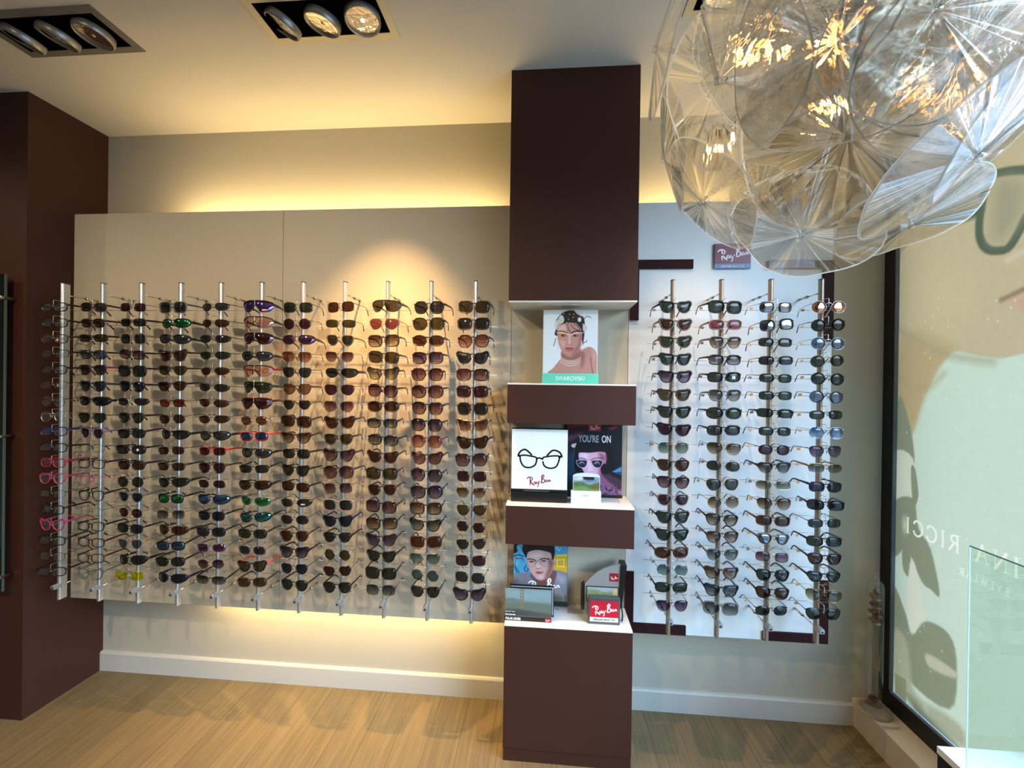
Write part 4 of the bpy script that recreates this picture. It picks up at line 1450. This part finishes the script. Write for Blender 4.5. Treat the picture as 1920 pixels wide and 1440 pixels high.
def spot_fixture(x0, x1, y0, y1, lit, rimmat, label, tilts):
    cx, cy = (x0 + x1) / 2, (y0 + y1) / 2
    e = empty('recessed_spotlight', (cx, cy, H), label, 'ceiling light', 'recessed triple spotlights')
    w, d = (x1 - x0) / 2, (y1 - y0) / 2
    r = .026
    MB().box((-w, -d, -.004), (w, -d + r, .001)).box((-w, d - r, -.004), (w, d, .001)).box((-w, -d + r, -.004), (-w + r, d - r, .001)).box((w - r, -d + r, -.004), (w, d - r, .001)).build('rim', rimmat, e)
    MB().box((-w + r, -d + r, -.0025), (w - r, d - r, -.0005)).build('recess', pbr('matt_black', (6, 6, 6), .95, spec=0), e)
    for i in range(3):
        c = (-w + r) + (2 * w - 2 * r) * (i + .5) / 3
        lamp = empty('lamp', (c, 0, -.006))
        lamp.parent = e
        lamp.rotation_euler = tilts[i]
        R_ = .058
        MB().lathe([(R_ - .006, .004), (R_ - .001, .002), (R_, -.010), (R_ - .002, -.020), (R_ - .006, -.021), (R_ - .008, -.012)], n=32).build('ring', pbr('lamp_ring', (150, 146, 138), .35, metal=.6), lamp, smooth=True)
        MB().lathe([(R_ - .008, -.013), (.040, -.006), (.024, -.001), (.010, .0015), (.0001, .002)], n=32).build('reflector', M_refl, lamp, smooth=True)
        MB().lathe([(.0001, -.016), (.0055, -.014), (.0065, -.008), (.0055, -.001)], n=12).build('bulb', M_bulb_on if i in lit else M_bulb_off, lamp, smooth=True)
    return e


M_rimw = pbr('cream_rim', (206, 192, 156), .5)
M_rimg = pbr('grey_rim', (112, 106, 96), .45)
spot_fixture(-1.932, -1.476, 1.243, 1.433, (), M_rimg, 'recessed triple spotlight with grey rim above the brown side wall',
             [(0, .42, 0), (0, .36, 0), (-.1, .18, 0)])
spot_fixture(-.976, -.520, 1.243, 1.433, (2,), M_rimw, 'recessed triple spotlight with cream rim and its right lamp glowing',
             [(.05, .5, 0), (.05, .25, 0), (-.1, -.05, 0)])
spot_fixture(.425, .881, 1.225, 1.412, (), M_rimw, 'recessed triple spotlight half hidden behind the petal lamp',
             [(0, .1, 0), (0, 0, 0), (0, 0, 0)])


def spot(loc, target, power, size_deg, blend, col, r=.02):
    ld = bpy.data.lights.new('halogen_spot', 'SPOT')
    ld.energy = power
    ld.spot_size = math.radians(size_deg)
    ld.spot_blend = blend
    ld.color = col
    ld.shadow_soft_size = r
    o = bpy.data.objects.new('halogen_spot', ld)
    COL.objects.link(o)
    o.location = loc
    o.rotation_euler = (Vector(target) - Vector(loc)).to_track_quat('-Z', 'Y').to_euler()
    return o


WARM = (1, .585, .245)
spot((-.60, 1.335, 2.618), (-.68, 1.51, 1.55), 210, 62, 1.0, WARM, .010)
spot((.50, 1.31, 2.618), (.62, 1.50, 1.50), 60, 56, 1.0, (1, .66, .38), .012)

# ------------------------------------------------------------------ petal lamp
def petal_mat(name, see):
    """micro-prism sheet: the outer face bends the view along radial fans"""
    m, nt, out = newmat(name)
    L = nt.links.new
    tc = N(nt, 'TexCoord')
    sp = N(nt, 'SeparateXYZ')
    L(tc.outputs['Object'], sp.inputs[0])
    at = N(nt, 'Math', operation='ARCTAN2')
    L(sp.outputs['Y'], at.inputs[0])
    L(sp.outputs['X'], at.inputs[1])
    rnd = N(nt, 'ObjectInfo')
    ofs = N(nt, 'Math', operation='MULTIPLY_ADD')
    ofs.inputs[1].default_value = 40
    L(rnd.outputs['Random'], ofs.inputs[0])
    L(at.outputs[0], ofs.inputs[2])

    def noise(scale, detail):
        n_ = N(nt, 'TexNoise', noise_dimensions='1D')
        n_.inputs['Scale'].default_value = scale
        n_.inputs['Detail'].default_value = detail
        L(ofs.outputs[0], n_.inputs['W'])
        return n_
    n1 = noise(2.2, 2)
    n2 = noise(11, 3)
    rad = N(nt, 'CombineXYZ')
    L(sp.outputs['X'], rad.inputs[0])
    L(sp.outputs['Y'], rad.inputs[1])
    radn = N(nt, 'VectorMath', operation='NORMALIZE')
    L(rad.outputs[0], radn.inputs[0])
    tan = N(nt, 'VectorMath', operation='CROSS_PRODUCT')
    tan.inputs[1].default_value = (0, 0, 1)
    L(radn.outputs[0], tan.inputs[0])

    def scaled(vec, nz, k, off):
        a = N(nt, 'Math', operation='SUBTRACT')
        a.inputs[1].default_value = off
        L(nz.outputs['Fac'], a.inputs[0])
        b = N(nt, 'Math', operation='MULTIPLY')
        b.inputs[1].default_value = k
        L(a.outputs[0], b.inputs[0])
        c = N(nt, 'VectorMath', operation='SCALE')
        L(vec.outputs[0], c.inputs[0])
        L(b.outputs[0], c.inputs['Scale'])
        t = N(nt, 'VectorTransform', vector_type='VECTOR', convert_from='OBJECT', convert_to='WORLD')
        L(c.outputs[0], t.inputs[0])
        return t
    v1 = scaled(radn, n1, 2.6, .36)
    v2 = scaled(tan, n2, 2.2, .5)
    geo = N(nt, 'NewGeometry')
    a1 = N(nt, 'VectorMath', operation='ADD')
    L(geo.outputs['Normal'], a1.inputs[0])
    L(v1.outputs[0], a1.inputs[1])
    a2 = N(nt, 'VectorMath', operation='ADD')
    L(a1.outputs[0], a2.inputs[0])
    L(v2.outputs[0], a2.inputs[1])
    nn = N(nt, 'VectorMath', operation='NORMALIZE')
    L(a2.outputs[0], nn.inputs[0])
    tr = N(nt, 'BsdfTransparent')
    tr.inputs[0].default_value = (.985, .98, .965, 1)
    rf = N(nt, 'BsdfRefraction')
    rf.inputs['IOR'].default_value = 1.22
    rf.inputs['Roughness'].default_value = .02
    rf.inputs['Color'].default_value = (1, .995, .98, 1)
    L(nn.outputs[0], rf.inputs['Normal'])
    mx = N(nt, 'MixShader')
    mx.inputs[0].default_value = see
    L(tr.outputs[0], mx.inputs[1])
    L(rf.outputs[0], mx.inputs[2])
    g = N(nt, 'BsdfGlossy')
    g.inputs['Color'].default_value = (1, 1, 1, 1)
    g.inputs['Roughness'].default_value = .06
    L(nn.outputs[0], g.inputs['Normal'])
    fr = schlick(nt, .04, 4)
    mn = N(nt, 'Math', operation='MINIMUM')
    mn.inputs[1].default_value = .3
    L(fr.outputs[0], mn.inputs[0])
    m2 = N(nt, 'MixShader')
    L(mn.outputs[0], m2.inputs[0])
    L(mx.outputs[0], m2.inputs[1])
    L(g.outputs[0], m2.inputs[2])
    L(m2.outputs[0], out.inputs[0])
    return m


M_petal = petal_mat('prism_petal', .6)
M_pback = glassy('petal_back', (.99, .985, .975), ior=1.3)


def haze_white(name, rgb, scale, trans, see=0):
    m, nt, out = newmat(name)
    t = N(nt, 'BsdfTranslucent')
    t.inputs[0].default_value = (*[c * scale for c in lin(rgb)], 1)
    d = N(nt, 'BsdfDiffuse')
    d.inputs[0].default_value = (*lin(rgb), 1)
    a = N(nt, 'MixShader')
    a.inputs[0].default_value = trans
    nt.links.new(d.outputs[0], a.inputs[1])
    nt.links.new(t.outputs[0], a.inputs[2])
    x = N(nt, 'BsdfTransparent')
    b = N(nt, 'MixShader')
    b.inputs[0].default_value = see
    nt.links.new(a.outputs[0], b.inputs[1])
    nt.links.new(x.outputs[0], b.inputs[2])
    nt.links.new(b.outputs[0], out.inputs[0])
    return m


M_pedge = haze_white('petal_edge', (250, 246, 232), 1, .5, .35)  # near-white rim colour stands in for light gathered in the clear edges
M_clear = glassy('clear_rod', (.9, .9, .88), ior=1.6)
LC_ = Vector((.552, .818, 2.043))
LR = .315
lampe = empty('petal_chandelier', LC_, 'large hanging lamp of clear prismatic petals with glowing warm bulbs', 'chandelier')


def petal_mesh(R_, seed, sq=2.7):
    rg = random.Random(seed)
    nth, nr = 72, 7
    ph = [rg.uniform(0, 6.28) for _ in range(4)]
    vs, fs = [], []
    stretch = rg.uniform(.9, 1.05)

    def P(th, q, off):
        c, s_ = math.cos(th), math.sin(th)
        rad = R_ / ((abs(c) ** sq + abs(s_ * stretch) ** sq) ** (1 / sq))
        r_ = rad * q
        z = .20 * r_ * 1.0 * (1 if True else 0)
        z = -.16 * R_ * (q ** 1.15)            # conical, centre proud
        z += .0011 * q * (math.sin(5 * th + ph[0]) + .6 * math.sin(9 * th + ph[1]) + .35 * math.sin(17 * th + ph[2])) * R_ / .125
        return (r_ * c, r_ * s_, z + off)
    eps = .02
    for side, off in ((0, .0015), (1, -.0015)):
        for j in range(nr + 1):
            q = (.03 + .956 * j / (nr - 1)) if j < nr else 1.0
            for i in range(nth + 1):
                th = math.pi / 2 + eps + (2 * math.pi - 2 * eps) * i / nth
                vs.append(P(th, q, off + (.002 * (1 if i > nth / 2 else -1) * (abs(i / nth - .5) * 2) ** 8)))
    w_ = nth + 1
    m = (nr + 1) * w_
    for b in (0, m):
        for j in range(nr):
            for i in range(nth):
                fs.append((b + j * w_ + i, b + j * w_ + i + 1, b + (j + 1) * w_ + i + 1, b + (j + 1) * w_ + i))
    nmain = len(fs)
    for i in range(nth):
        a = nr * w_ + i
        fs.append((a, a + 1, m + a + 1, m + a))
        fs.append((i, i + 1, m + i + 1, m + i))
    for j in range(nr):
        for i in (0, nth):
            a = j * w_ + i
            fs.append((a, a + w_, m + a + w_, m + a))
    mb = MB()
    mb.add(vs, fs)
    hm = nmain // 2
    body = hm - nth
    mb.m = [0] * body + [1] * nth + [2] * body + [1] * nth + [1] * (len(fs) - nmain)
    return mb


PMESH = []
for k_ in range(5):
    o = petal_mesh(.125, k_ + 3, 2.5 + .15 * k_).build('petal', [M_petal, M_pedge, M_pback], smooth=True)
    for md in list(o.modifiers):
        o.modifiers.remove(md)
    PMESH.append(o.data)
    bpy.data.objects.remove(o)


def sphere_hit(px, py, far=False, R_=LR):
    d = ray(px, py).normalized()
    oc = EYE - LC_
    b = oc.dot(d)
    disc = b * b - (oc.dot(oc) - R_ * R_)
    if disc < 0:
        t = -b
    else:
        t = -b + (math.sqrt(disc) if far else -math.sqrt(disc))
    P_ = EYE + d * t
    return (P_ - LC_)


pet = []


def add_petal(v, scale, roll, k_, tilt=(0, 0), face=0, jit=.16):
    n = v.normalized()
    cam_ = -(LC_ + n * LR - EYE).normalized()
    jg = random.Random(k_ * 7 + 3)
    n2 = (n * (1 - face) + cam_ * face + RT * (tilt[0] + jg.uniform(-jit, jit)) + UP * (tilt[1] + jg.uniform(-jit, jit))).normalized()
    c = n * (LR + jg.uniform(-.03, .025) + (.045 if tilt[0] < -.4 else 0))
    up_ = UP - n2 * UP.dot(n2)
    if up_.length < .05:
        up_ = RT - n2 * RT.dot(n2)
    up_.normalize()
    x_ = up_.cross(n2)
    ca, sa = math.cos(roll), math.sin(roll)
    X_ = x_ * ca + up_ * sa
    Y_ = -x_ * sa + up_ * ca
    M_ = Matrix(((X_.x, Y_.x, n2.x, c.x), (X_.y, Y_.y, n2.y, c.y), (X_.z, Y_.z, n2.z, c.z), (0, 0, 0, 1))) @ Matrix.Scale(scale, 4)
    o = bpy.data.objects.new('petal', PMESH[k_ % 5])
    COL.objects.link(o)
    o.parent = lampe
    o.matrix_local = M_
    cl = MB().tube([(0, .004, .004), (0, .112, -.014)], .0042, 10).tube([(0, 0, .008), (0, 0, -.012)], .006, 10).build('clip', M_clear, o, smooth=True)
    MB().tube([c * .12, c * .93], [.0042, .0042], 8).build('arm', M_clear, lampe, smooth=True)
    pet.append(n)


# petals seen in the photograph: (px, py, far side?, scale, slit roll, tilt)
for a in ((1590, 262, 0, 1.12, .0, (0, 0), .45),
          (1503, 438, 0, .90, .1, (0, .1), .35),
          (1336, 362, 0, .92, .5, (-.1, 0), .1),
          (1236, 305, 0, .80, .2, (-.45, 0), 0),
          (1256, 95, 0, .95, -.6, (-.55, .1), 0),
          (1358, 150, 0, 1.0, .15, (-.1, 0), .1),
          (1448, 20, 0, 1.0, .4, (0, .1), .1),
          (1573, 78, 0, 1.0, -.1, (0, .1), .4),
          (1738, 30, 0, .8, -.5, (.1, .2), 0),
          (1880, 20, 0, 1.0, -.3, (.1, .1), .1),
          (1795, 110, 0, .85, -.6, (.25, 0), 0),
          (1822, 285, 0, 1.05, -.45, (.45, -.1), 0),
          (1700, 405, 0, .80, -.9, (.1, 0), .2),
          (1965, 210, 0, .95, -.4, (.3, 0), 0),
          (1432, 350, 1, .62, .3, (0, 0), 0),
          (1268, 245, 1, .75, .3, (0, 0), 0),
          (1480, 150, 1, .8, .9, (0, 0), 0)):
    add_petal(sphere_hit(a[0], a[1], bool(a[2])), a[3], a[4], len(pet), a[5], a[6], .03)
for i in range(24):
    zz = 1 - 2 * (i + .5) / 24
    ph_ = i * 2.39996
    n = Vector((math.sqrt(1 - zz * zz) * math.cos(ph_), math.sqrt(1 - zz * zz) * math.sin(ph_), zz))
    if zz > .9 or min((n - q).length for q in pet) < .8:
        continue
    add_petal(n, .82, i * 1.3, i)
hub = MB().lathe([(.02, -.05), (.035, -.04), (.038, 0), (.035, .04), (.012, .06), (.012, .10)], n=20).build('hub', M_steel, lampe, smooth=True)
MB().tube([(0, 0, .10), (0, 0, H - LC_.z - .02)], .003, 8).build('cable', M_steel, lampe)
MB().lathe([(.06, H - LC_.z - .025), (.062, H - LC_.z)], n=24).build('canopy', M_steel, lampe, smooth=True)
M_lbulb = emit('lamp_filament', (255, 180, 90), 30)
M_wire = pbr('socket_wire', (60, 52, 40), .4, metal=.6)
for (px, py, q) in ((1420, 107, .20), (1478, 97, .16), (1570, 92, .14), (1563, 204, .14), (1374, 256, .22), (1700, 150, .12)):
    v = sphere_hit(px, py, False, q)
    b = empty('bulb', v)
    b.parent = lampe
    MB().lathe([(.0001, -.018), (.007, -.014), (.009, 0), (.006, .014), (.0045, .022)], n=14).build('capsule', glassy('bulb_capsule', (1, .95, .85)), b, smooth=True)
    MB().lathe([(.0001, -.009), (.0035, -.006), (.0035, .006), (.0001, .009)], n=8).build('filament', M_lbulb, b, smooth=True)
    MB().tube([(0, 0, .022), (0, 0, .036)], .006, 10).build('socket', M_wire, b)
    MB().tube([v + Vector((0, 0, .036)), v * .6 + Vector((0, 0, .045)), Vector((0, 0, .03))], .0016, 6).build('bulb_arm', M_wire, lampe)
    ld = bpy.data.lights.new('bulb_light', 'POINT')
    ld.energy = .7
    ld.color = (1, .66, .34)
    ld.shadow_soft_size = .005
    lo = bpy.data.objects.new('bulb_light', ld)
    COL.objects.link(lo)
    lo.location = LC_ + v

# ------------------------------------------------------------------ thermometer column on the ledge
tx, ty, tz = 1.374, 1.858, .1146
e = empty('glass_thermometer', (tx, ty, tz), 'tall glass tube thermometer with amber floating bulbs on the window ledge', 'thermometer')
TG = glassy('tube_glass', (.985, .985, .975), ior=1.8)
MB().lathe([(.060, 0), (.063, .004), (.060, .012), (.045, .018), (.030, .021), (.0285, .03)], n=36).build('foot', haze_white('foot_glass', (214, 202, 180), 1, .35, .55), e, smooth=True)
MB().lathe([(.0285, .03), (.0285, .515), (.024, .532), (.010, .548), (.0055, .575), (.0001, .580)], n=32).build('tube', TG, e, smooth=True)
amb = [(140, 62, 44), (176, 140, 96), (216, 206, 186), (126, 50, 38), (190, 156, 110), (150, 90, 60)]
for i, (dx, dy, z) in enumerate([((-1) ** k_ * .0075, .003 * (k_ % 3 - 1), .495 - .0165 * k_) for k_ in range(9)] + [(-.005, 0, .052)]):
    b = empty('float_bulb', (dx, dy, z))
    b.parent = e
    MB().lathe([(.0001, -.012), (.013, -.008), (.0185, 0), (.013, .008), (.0001, .012)], n=18).build('glass_ball', glassy('ball_glass_%d' % (i % 6), tuple(.4 + .6 * c / 255 for c in amb[i % 6]), ior=1.6), b, smooth=True)
    MB().lathe([(.0001, -.0085), (.010, -.005), (.0145, -.001), (.0001, -.0008)], n=16).build('liquid', pbr('amber_liquid_%d' % (i % 6), amb[i % 6], .15), b, smooth=True)
    MB().lathe([(.003, -.021), (.003, -.013)], n=10).build('weight', pbr('brass', (190, 160, 100), .25, metal=1), b, smooth=True)

# ------------------------------------------------------------------ window film with the big portrait
fy0, fy1, fz0, fz1 = 1.18, 1.878, .189, 2.47


def wp(px, py):
    v = atX(px, py, XF + .018)
    return (v.y, v.z)


p = Paint(fy0, fz1, fy1, fz0, 300, 800, (186, 204, 186))


def wps(l):
    return [wp(*q) for q in l]


face = (180, 168, 134)
p.poly([(fy0 - .1, 2.6), (fy1 + .1, 2.6)] + wps([(1672, 760), (1680, 850), (1690, 860), (1716, 800), (1730, 750), (1760, 690), (1784, 660), (1800, 658), (1830, 665), (1880, 672), (1925, 662)]) + [(fy0 - .1, 1.56)], face, .004, smooth=False)
p.poly(wps([(1672, 740), (1690, 640), (1740, 620), (1800, 650), (1780, 664), (1745, 720), (1705, 830), (1676, 850)]), (172, 156, 116), .012, .7)
p.line(wps([(1680, 615), (1740, 648), (1790, 668), (1860, 678)]), .018, (150, 142, 110), .02, .7)
p.ell(*wp(1760, 560), .10, .13, (192, 180, 140), .08, .6)
p.line(wps([(1665, 470), (1700, 420), (1760, 350), (1830, 300)]), .07, (132, 130, 96), .05, .8)
# hair at the temple
for k_ in range(14):
    p.line(wps([(1690 + k_ * 4, 470 - k_ * 8), (1740 + k_ * 6, 420 - k_ * 10), (1830 + k_ * 2, 350 - k_ * 10)]), .006, (108, 106, 78), .006, .5)
p.line(wps([(1672, 700), (1700, 716), (1738, 728), (1770, 700)]), .012, (158, 146, 108), .018, .6)
# spectacle frame
grn = (84, 96, 76)
p.line(wps([(1925, 318), (1870, 325), (1850, 345), (1842, 380), (1836, 420), (1838, 448), (1850, 466), (1872, 470), (1895, 460), (1925, 405)]), .027, grn, .004)
p.line(wps([(1832, 395), (1760, 420), (1735, 432)]), .05, grn, .008, .8)
p.line(wps([(1815, 402), (1740, 430)]), .022, (168, 166, 140), .004, .8)
p.poly(wps([(1860, 340), (1925, 330), (1925, 400), (1890, 450), (1866, 460), (1850, 440)]), (150, 146, 118), .02, .6)
p.line(wps([(1890, 488), (1920, 470)]), .016, (196, 190, 164), .01, .8)
p.line(wps([(1878, 562), (1900, 552), (1925, 540)]), .012, (128, 104, 84), .008)
p.poly(wps([(1890, 566), (1925, 552), (1925, 585)]), (190, 150, 130), .012, .6)
# dark hanging earring / strap shapes below
dk = (128, 136, 112)
p.poly(wps([(1683, 752), (1690, 745), (1702, 780), (1712, 830), (1714, 870), (1700, 850), (1690, 855), (1680, 852), (1678, 790)]), dk, .003)
p.poly(wps([(1676, 850), (1712, 860), (1716, 940), (1706, 945), (1680, 950)]), (196, 202, 180), .004)
p.poly(wps([(1708, 878), (1716, 880), (1722, 930), (1712, 948)]), dk, .002)
p.poly(wps([(1676, 945), (1712, 935), (1722, 990), (1745, 1030), (1762, 1115), (1745, 1105), (1728, 1090), (1700, 1030), (1676, 1040)]), dk, .004)
p.poly(wps([(1692, 1030), (1706, 1032), (1706, 1080), (1694, 1068)]), dk, .002)
p.poly(wps([(1706, 1058), (1716, 1060), (1733, 1150), (1730, 1185), (1712, 1190), (1700, 1140)]), (200, 206, 184), .004)
p.poly(wps([(1676, 1100), (1698, 1150), (1710, 1190), (1736, 1165), (1780, 1190), (1794, 1250), (1780, 1330), (1700, 1270), (1676, 1190)]), dk, .005)
p.poly(wps([(1738, 1225), (1790, 1258), (1788, 1272), (1742, 1250)]), (176, 176, 152), .006)
p.poly(wps([(1676, 1180), (1700, 1205), (1712, 1290), (1735, 1320), (1720, 1330), (1690, 1300), (1676, 1270)]), (160, 164, 138), .012)
p.poly(wps([(1678, 1262), (1699, 1275), (1699, 1325), (1678, 1308)]), (132, 138, 106), .002, smooth=False)
p.poly(wps([(1740, 1320), (1800, 1360), (1806, 1400), (1745, 1345)]), (160, 164, 140), .012)
p.poly(wps([(1700, 1300), (1745, 1345), (1800, 1405), (1790, 1420), (1740, 1375)]), (120, 128, 104), .015)
p.ell(*wp(1697, 985), .012, .03, (196, 200, 178), .01, .8)
rng = random.Random(5)
for k_ in range(60):
    p.ell(rng.uniform(1.35, 1.86), rng.uniform(.3, 1.8), .0018, .003, (226, 232, 222), .0018, .8)
p.grain(1.2, 5)
# mirrored serif lettering printed on the film (it reads from the street)
def serif(word, size, sp_=.0):
    GL = {'N': (.78, [[(.12, 0, .05), (.12, 1, .05)], [(.10, 1, .14), (.66, 0, .14)], [(.66, 0, .05), (.66, 1, .05)], [(0, 1, .035), (.24, 1, .035)], [(0, 0, .035), (.24, 0, .035)], [(.54, 1, .035), (.78, 1, .035)]]),
          'I': (.34, [[(.17, 0, .12), (.17, 1, .12)], [(.03, 1, .035), (.31, 1, .035)], [(.03, 0, .035), (.31, 0, .035)]]),
          'A': (.76, [[(.08, 0, .05), (.38, 1, .06)], [(.36, 1, .13), (.66, 0, .13)], [(.2, .36, .04), (.55, .36, .04)], [(-.02, 0, .035), (.2, 0, .035)], [(.54, 0, .035), (.8, 0, .035)]]),
          'R': (.72, [[(.16, 0, .12), (.16, 1, .12)], [(.16, .97, .04), (.38, .97, .05), (.54, .86, .1), (.55, .68, .12), (.42, .54, .07), (.18, .52, .04)], [(.36, .52, .1), (.68, 0, .12)], [(.02, 1, .035), (.3, 1, .035)], [(.02, 0, .035), (.3, 0, .035)]]),
          'C': (.78, [[(.68, .78, .05), (.6, .94, .05), (.42, 1.0, .05), (.2, .9, .09), (.07, .66, .13), (.07, .36, .13), (.2, .1, .09), (.42, 0, .05), (.62, .08, .05), (.7, .24, .04)]]),
          'E': (.6, [[(.14, 0, .12), (.14, 1, .12)], [(.02, 1, .04), (.52, 1, .04)], [(.14, .52, .04), (.42, .52, .04)], [(.02, 0, .04), (.56, 0, .04)]]),
          'Y': (.7, [[(.06, 1, .12), (.34, .5, .1)], [(.62, 1, .05), (.34, .5, .05)], [(.34, .5, .12), (.34, 0, .12)]]),
          'W': (1.0, [[(.06, 1, .12), (.28, 0, .1)], [(.28, 0, .05), (.5, 1, .05)], [(.48, 1, .12), (.7, 0, .1)], [(.7, 0, .05), (.92, 1, .05)]]),
          ' ': (.45, [])}
    out, x = [], 0
    for c in word:
        w_, S_ = GL[c]
        for s_ in S_:
            out.append(([((x + a) * size, b * size, max(.0012, t_ * size)) for a, b, t_ in s_], len(s_) > 3))
        x += w_ + .12 + sp_
    return out, x * size



yy = 1.842
for word, size, y1, z, spc in (('RICCI', .0585, 1.842, .872, .10), ('NINA', .0585, None, .872, .10), ('EYEWEAR', .024, 1.612, .800, .16)):
    S_, wd = serif(word, size, spc)
    if y1 is None:
        y1 = 1.842 - serif('RICCI ', size, spc)[1]
    for pts_, sm_ in S_:
        q_ = [(y1 - wd + a, z + b) for a, b, w_ in pts_]
        p.line(q_, max(.0022, max(w_ for a, b, w_ in pts_)), (226, 234, 214), .0011, smooth=sm_)

p.c = p.c * np.array([1.12, .955, .82])
film = p.mesh('window_poster', (XF + .018, fy0, fz1), (XF + .018, fy1, fz1), (XF + .018, fy0, fz0), vcol_mat('window_film', .5, True))
tag(film, 'translucent window poster of a huge face in glasses, mirrored lettering', 'poster')

# ------------------------------------------------------------------ window plinth and glass divider (lower right)
c0 = atZ(1758, 1399, .42)
e = empty('window_plinth', (c0.x, c0.y, 0), 'black plinth with white top by the window, lower right corner', 'plinth')
MB().box((0, -.75, 0), (XG - c0.x - .004, 0, .400)).build('body', M_black, e)
MB().box((-.001, -.751, .400), (XF - c0.x - .004, .001, .420)).build('top_board', pbr('white_gloss', (236, 240, 236), .3), e)
g0 = atZ(1810, 1449, .42)
zt_ = atY(1809, 1024, g0.y).z
o = MB().box((g0.x, g0.y - .60, .4205), (g0.x + .004, g0.y, zt_)).build('glass_divider', glassy('divider_glass', (.90, .955, .93), ior=1.5))
tag(o, 'clear upright glass divider standing on the white-topped plinth', 'glass panel')
MB().box((g0.x + .0004, g0.y - .001, .4205), (g0.x + .0036, g0.y + .0004, zt_)).build('polished_edge', haze_white('edge_white', (236, 246, 240), 1, .5), o)
MB().box((g0.x + .0002, g0.y - .60, zt_), (g0.x + .0038, g0.y - .001, zt_ + .003)).build('top_edge', pbr('edge_green', (96, 122, 108), .2), o)

# ------------------------------------------------------------------ dark picture at the far left edge on stand-offs
e = empty('wall_picture', (-2.52, 1.572, .56), 'tall dark glass picture at left image edge on steel stand-offs', 'picture')
MB().box((-.29, -.003, 0), (.29, .003, 1.315)).build('glass_plate', pbr('dark_glass', (10, 14, 16), .08), e)
MB().box((.286, -.0035, 0), (.2905, .0035, 1.315)).build('glass_edge', pbr('green_edge', (66, 86, 78), .3), e)
for z in (1.215, .643, .060):
    for x in (.284, -.284):
        MB().lathe([(.0001, -.018), (.008, -.018), (.009, -.015), (.009, .034)], (x, 0, z), 16, 'y').build('standoff', M_steel, e, smooth=True)

# ------------------------------------------------------------------ light and world
def world():
    w = bpy.data.worlds.new('World')
    sc.world = w
    w.use_nodes = True
    nt = w.node_tree
    nt.nodes.clear()
    out = nt.nodes.new('ShaderNodeOutputWorld')
    bg = nt.nodes.new('ShaderNodeBackground')
    tc = nt.nodes.new('ShaderNodeTexCoord')
    sp = nt.nodes.new('ShaderNodeSeparateXYZ')
    nt.links.new(tc.outputs['Generated'], sp.inputs[0])
    r = nt.nodes.new('ShaderNodeValToRGB')
    r.color_ramp.elements[0].position = .555
    r.color_ramp.elements[0].color = (.09, .09, .09, 1)
    r.color_ramp.elements[1].position = .60
    r.color_ramp.elements[1].color = (.60, .78, 1.0, 1)
    e3 = r.color_ramp.elements.new(.9)
    e3.color = (.22, .46, .95, 1)
    mr = nt.nodes.new('ShaderNodeMapRange')
    mr.inputs['From Min'].default_value = -1
    nt.links.new(sp.outputs['Z'], mr.inputs['Value'])
    nt.links.new(mr.outputs[0], r.inputs[0])
    nt.links.new(r.outputs[0], bg.inputs[0])
    bg.inputs[1].default_value = WORLD
    nt.links.new(bg.outputs[0], out.inputs[0])


WORLD = 17
world()
# portal for daylight through the clear part of the window
ld = bpy.data.lights.new('window_portal', 'AREA')
ld.shape = 'RECTANGLE'
ld.size = 1.1 - WY0
ld.size_y = WZ1 - WZ0
ld.cycles.is_portal = True
lo = bpy.data.objects.new('window_portal', ld)
COL.objects.link(lo)
lo.location = (XF + .07, (1.1 + WY0) / 2, (WZ0 + WZ1) / 2)
lo.rotation_euler = Vector((-1, 0, 0)).to_track_quat('-Z', 'Y').to_euler()

# warm fill spots added out of view, where shop halogens are assumed
for x, y, t_, pw in ((-1.5, -.2, (-1.5, 1.5, .6), 75), (-.8, -.2, (-.8, 1.2, .3), 45), (-2.9, -.6, (-2.6, .8, 0), 25), (-3.0, .7, (-2.7, 1.6, .9), 14)):
    spot((x, y, 2.62), t_, pw, 110, .8, (1, .76, .5), .04)

sc.view_settings.view_transform = 'Standard'
sc.view_settings.look = 'None'
sc.view_settings.gamma = 1
sc.view_settings.exposure = .45
sc.view_settings.use_curve_mapping = False
cy = sc.cycles
cy.max_bounces = 14
cy.transmission_bounces = 10
cy.transparent_max_bounces = 28
cy.glossy_bounces = 5
cy.diffuse_bounces = 4
cy.caustics_reflective = False
cy.caustics_refractive = False
cy.sample_clamp_indirect = 6
cy.use_denoising = True
try:
    cy.denoiser = 'OPENIMAGEDENOISE'
except Exception:
    pass
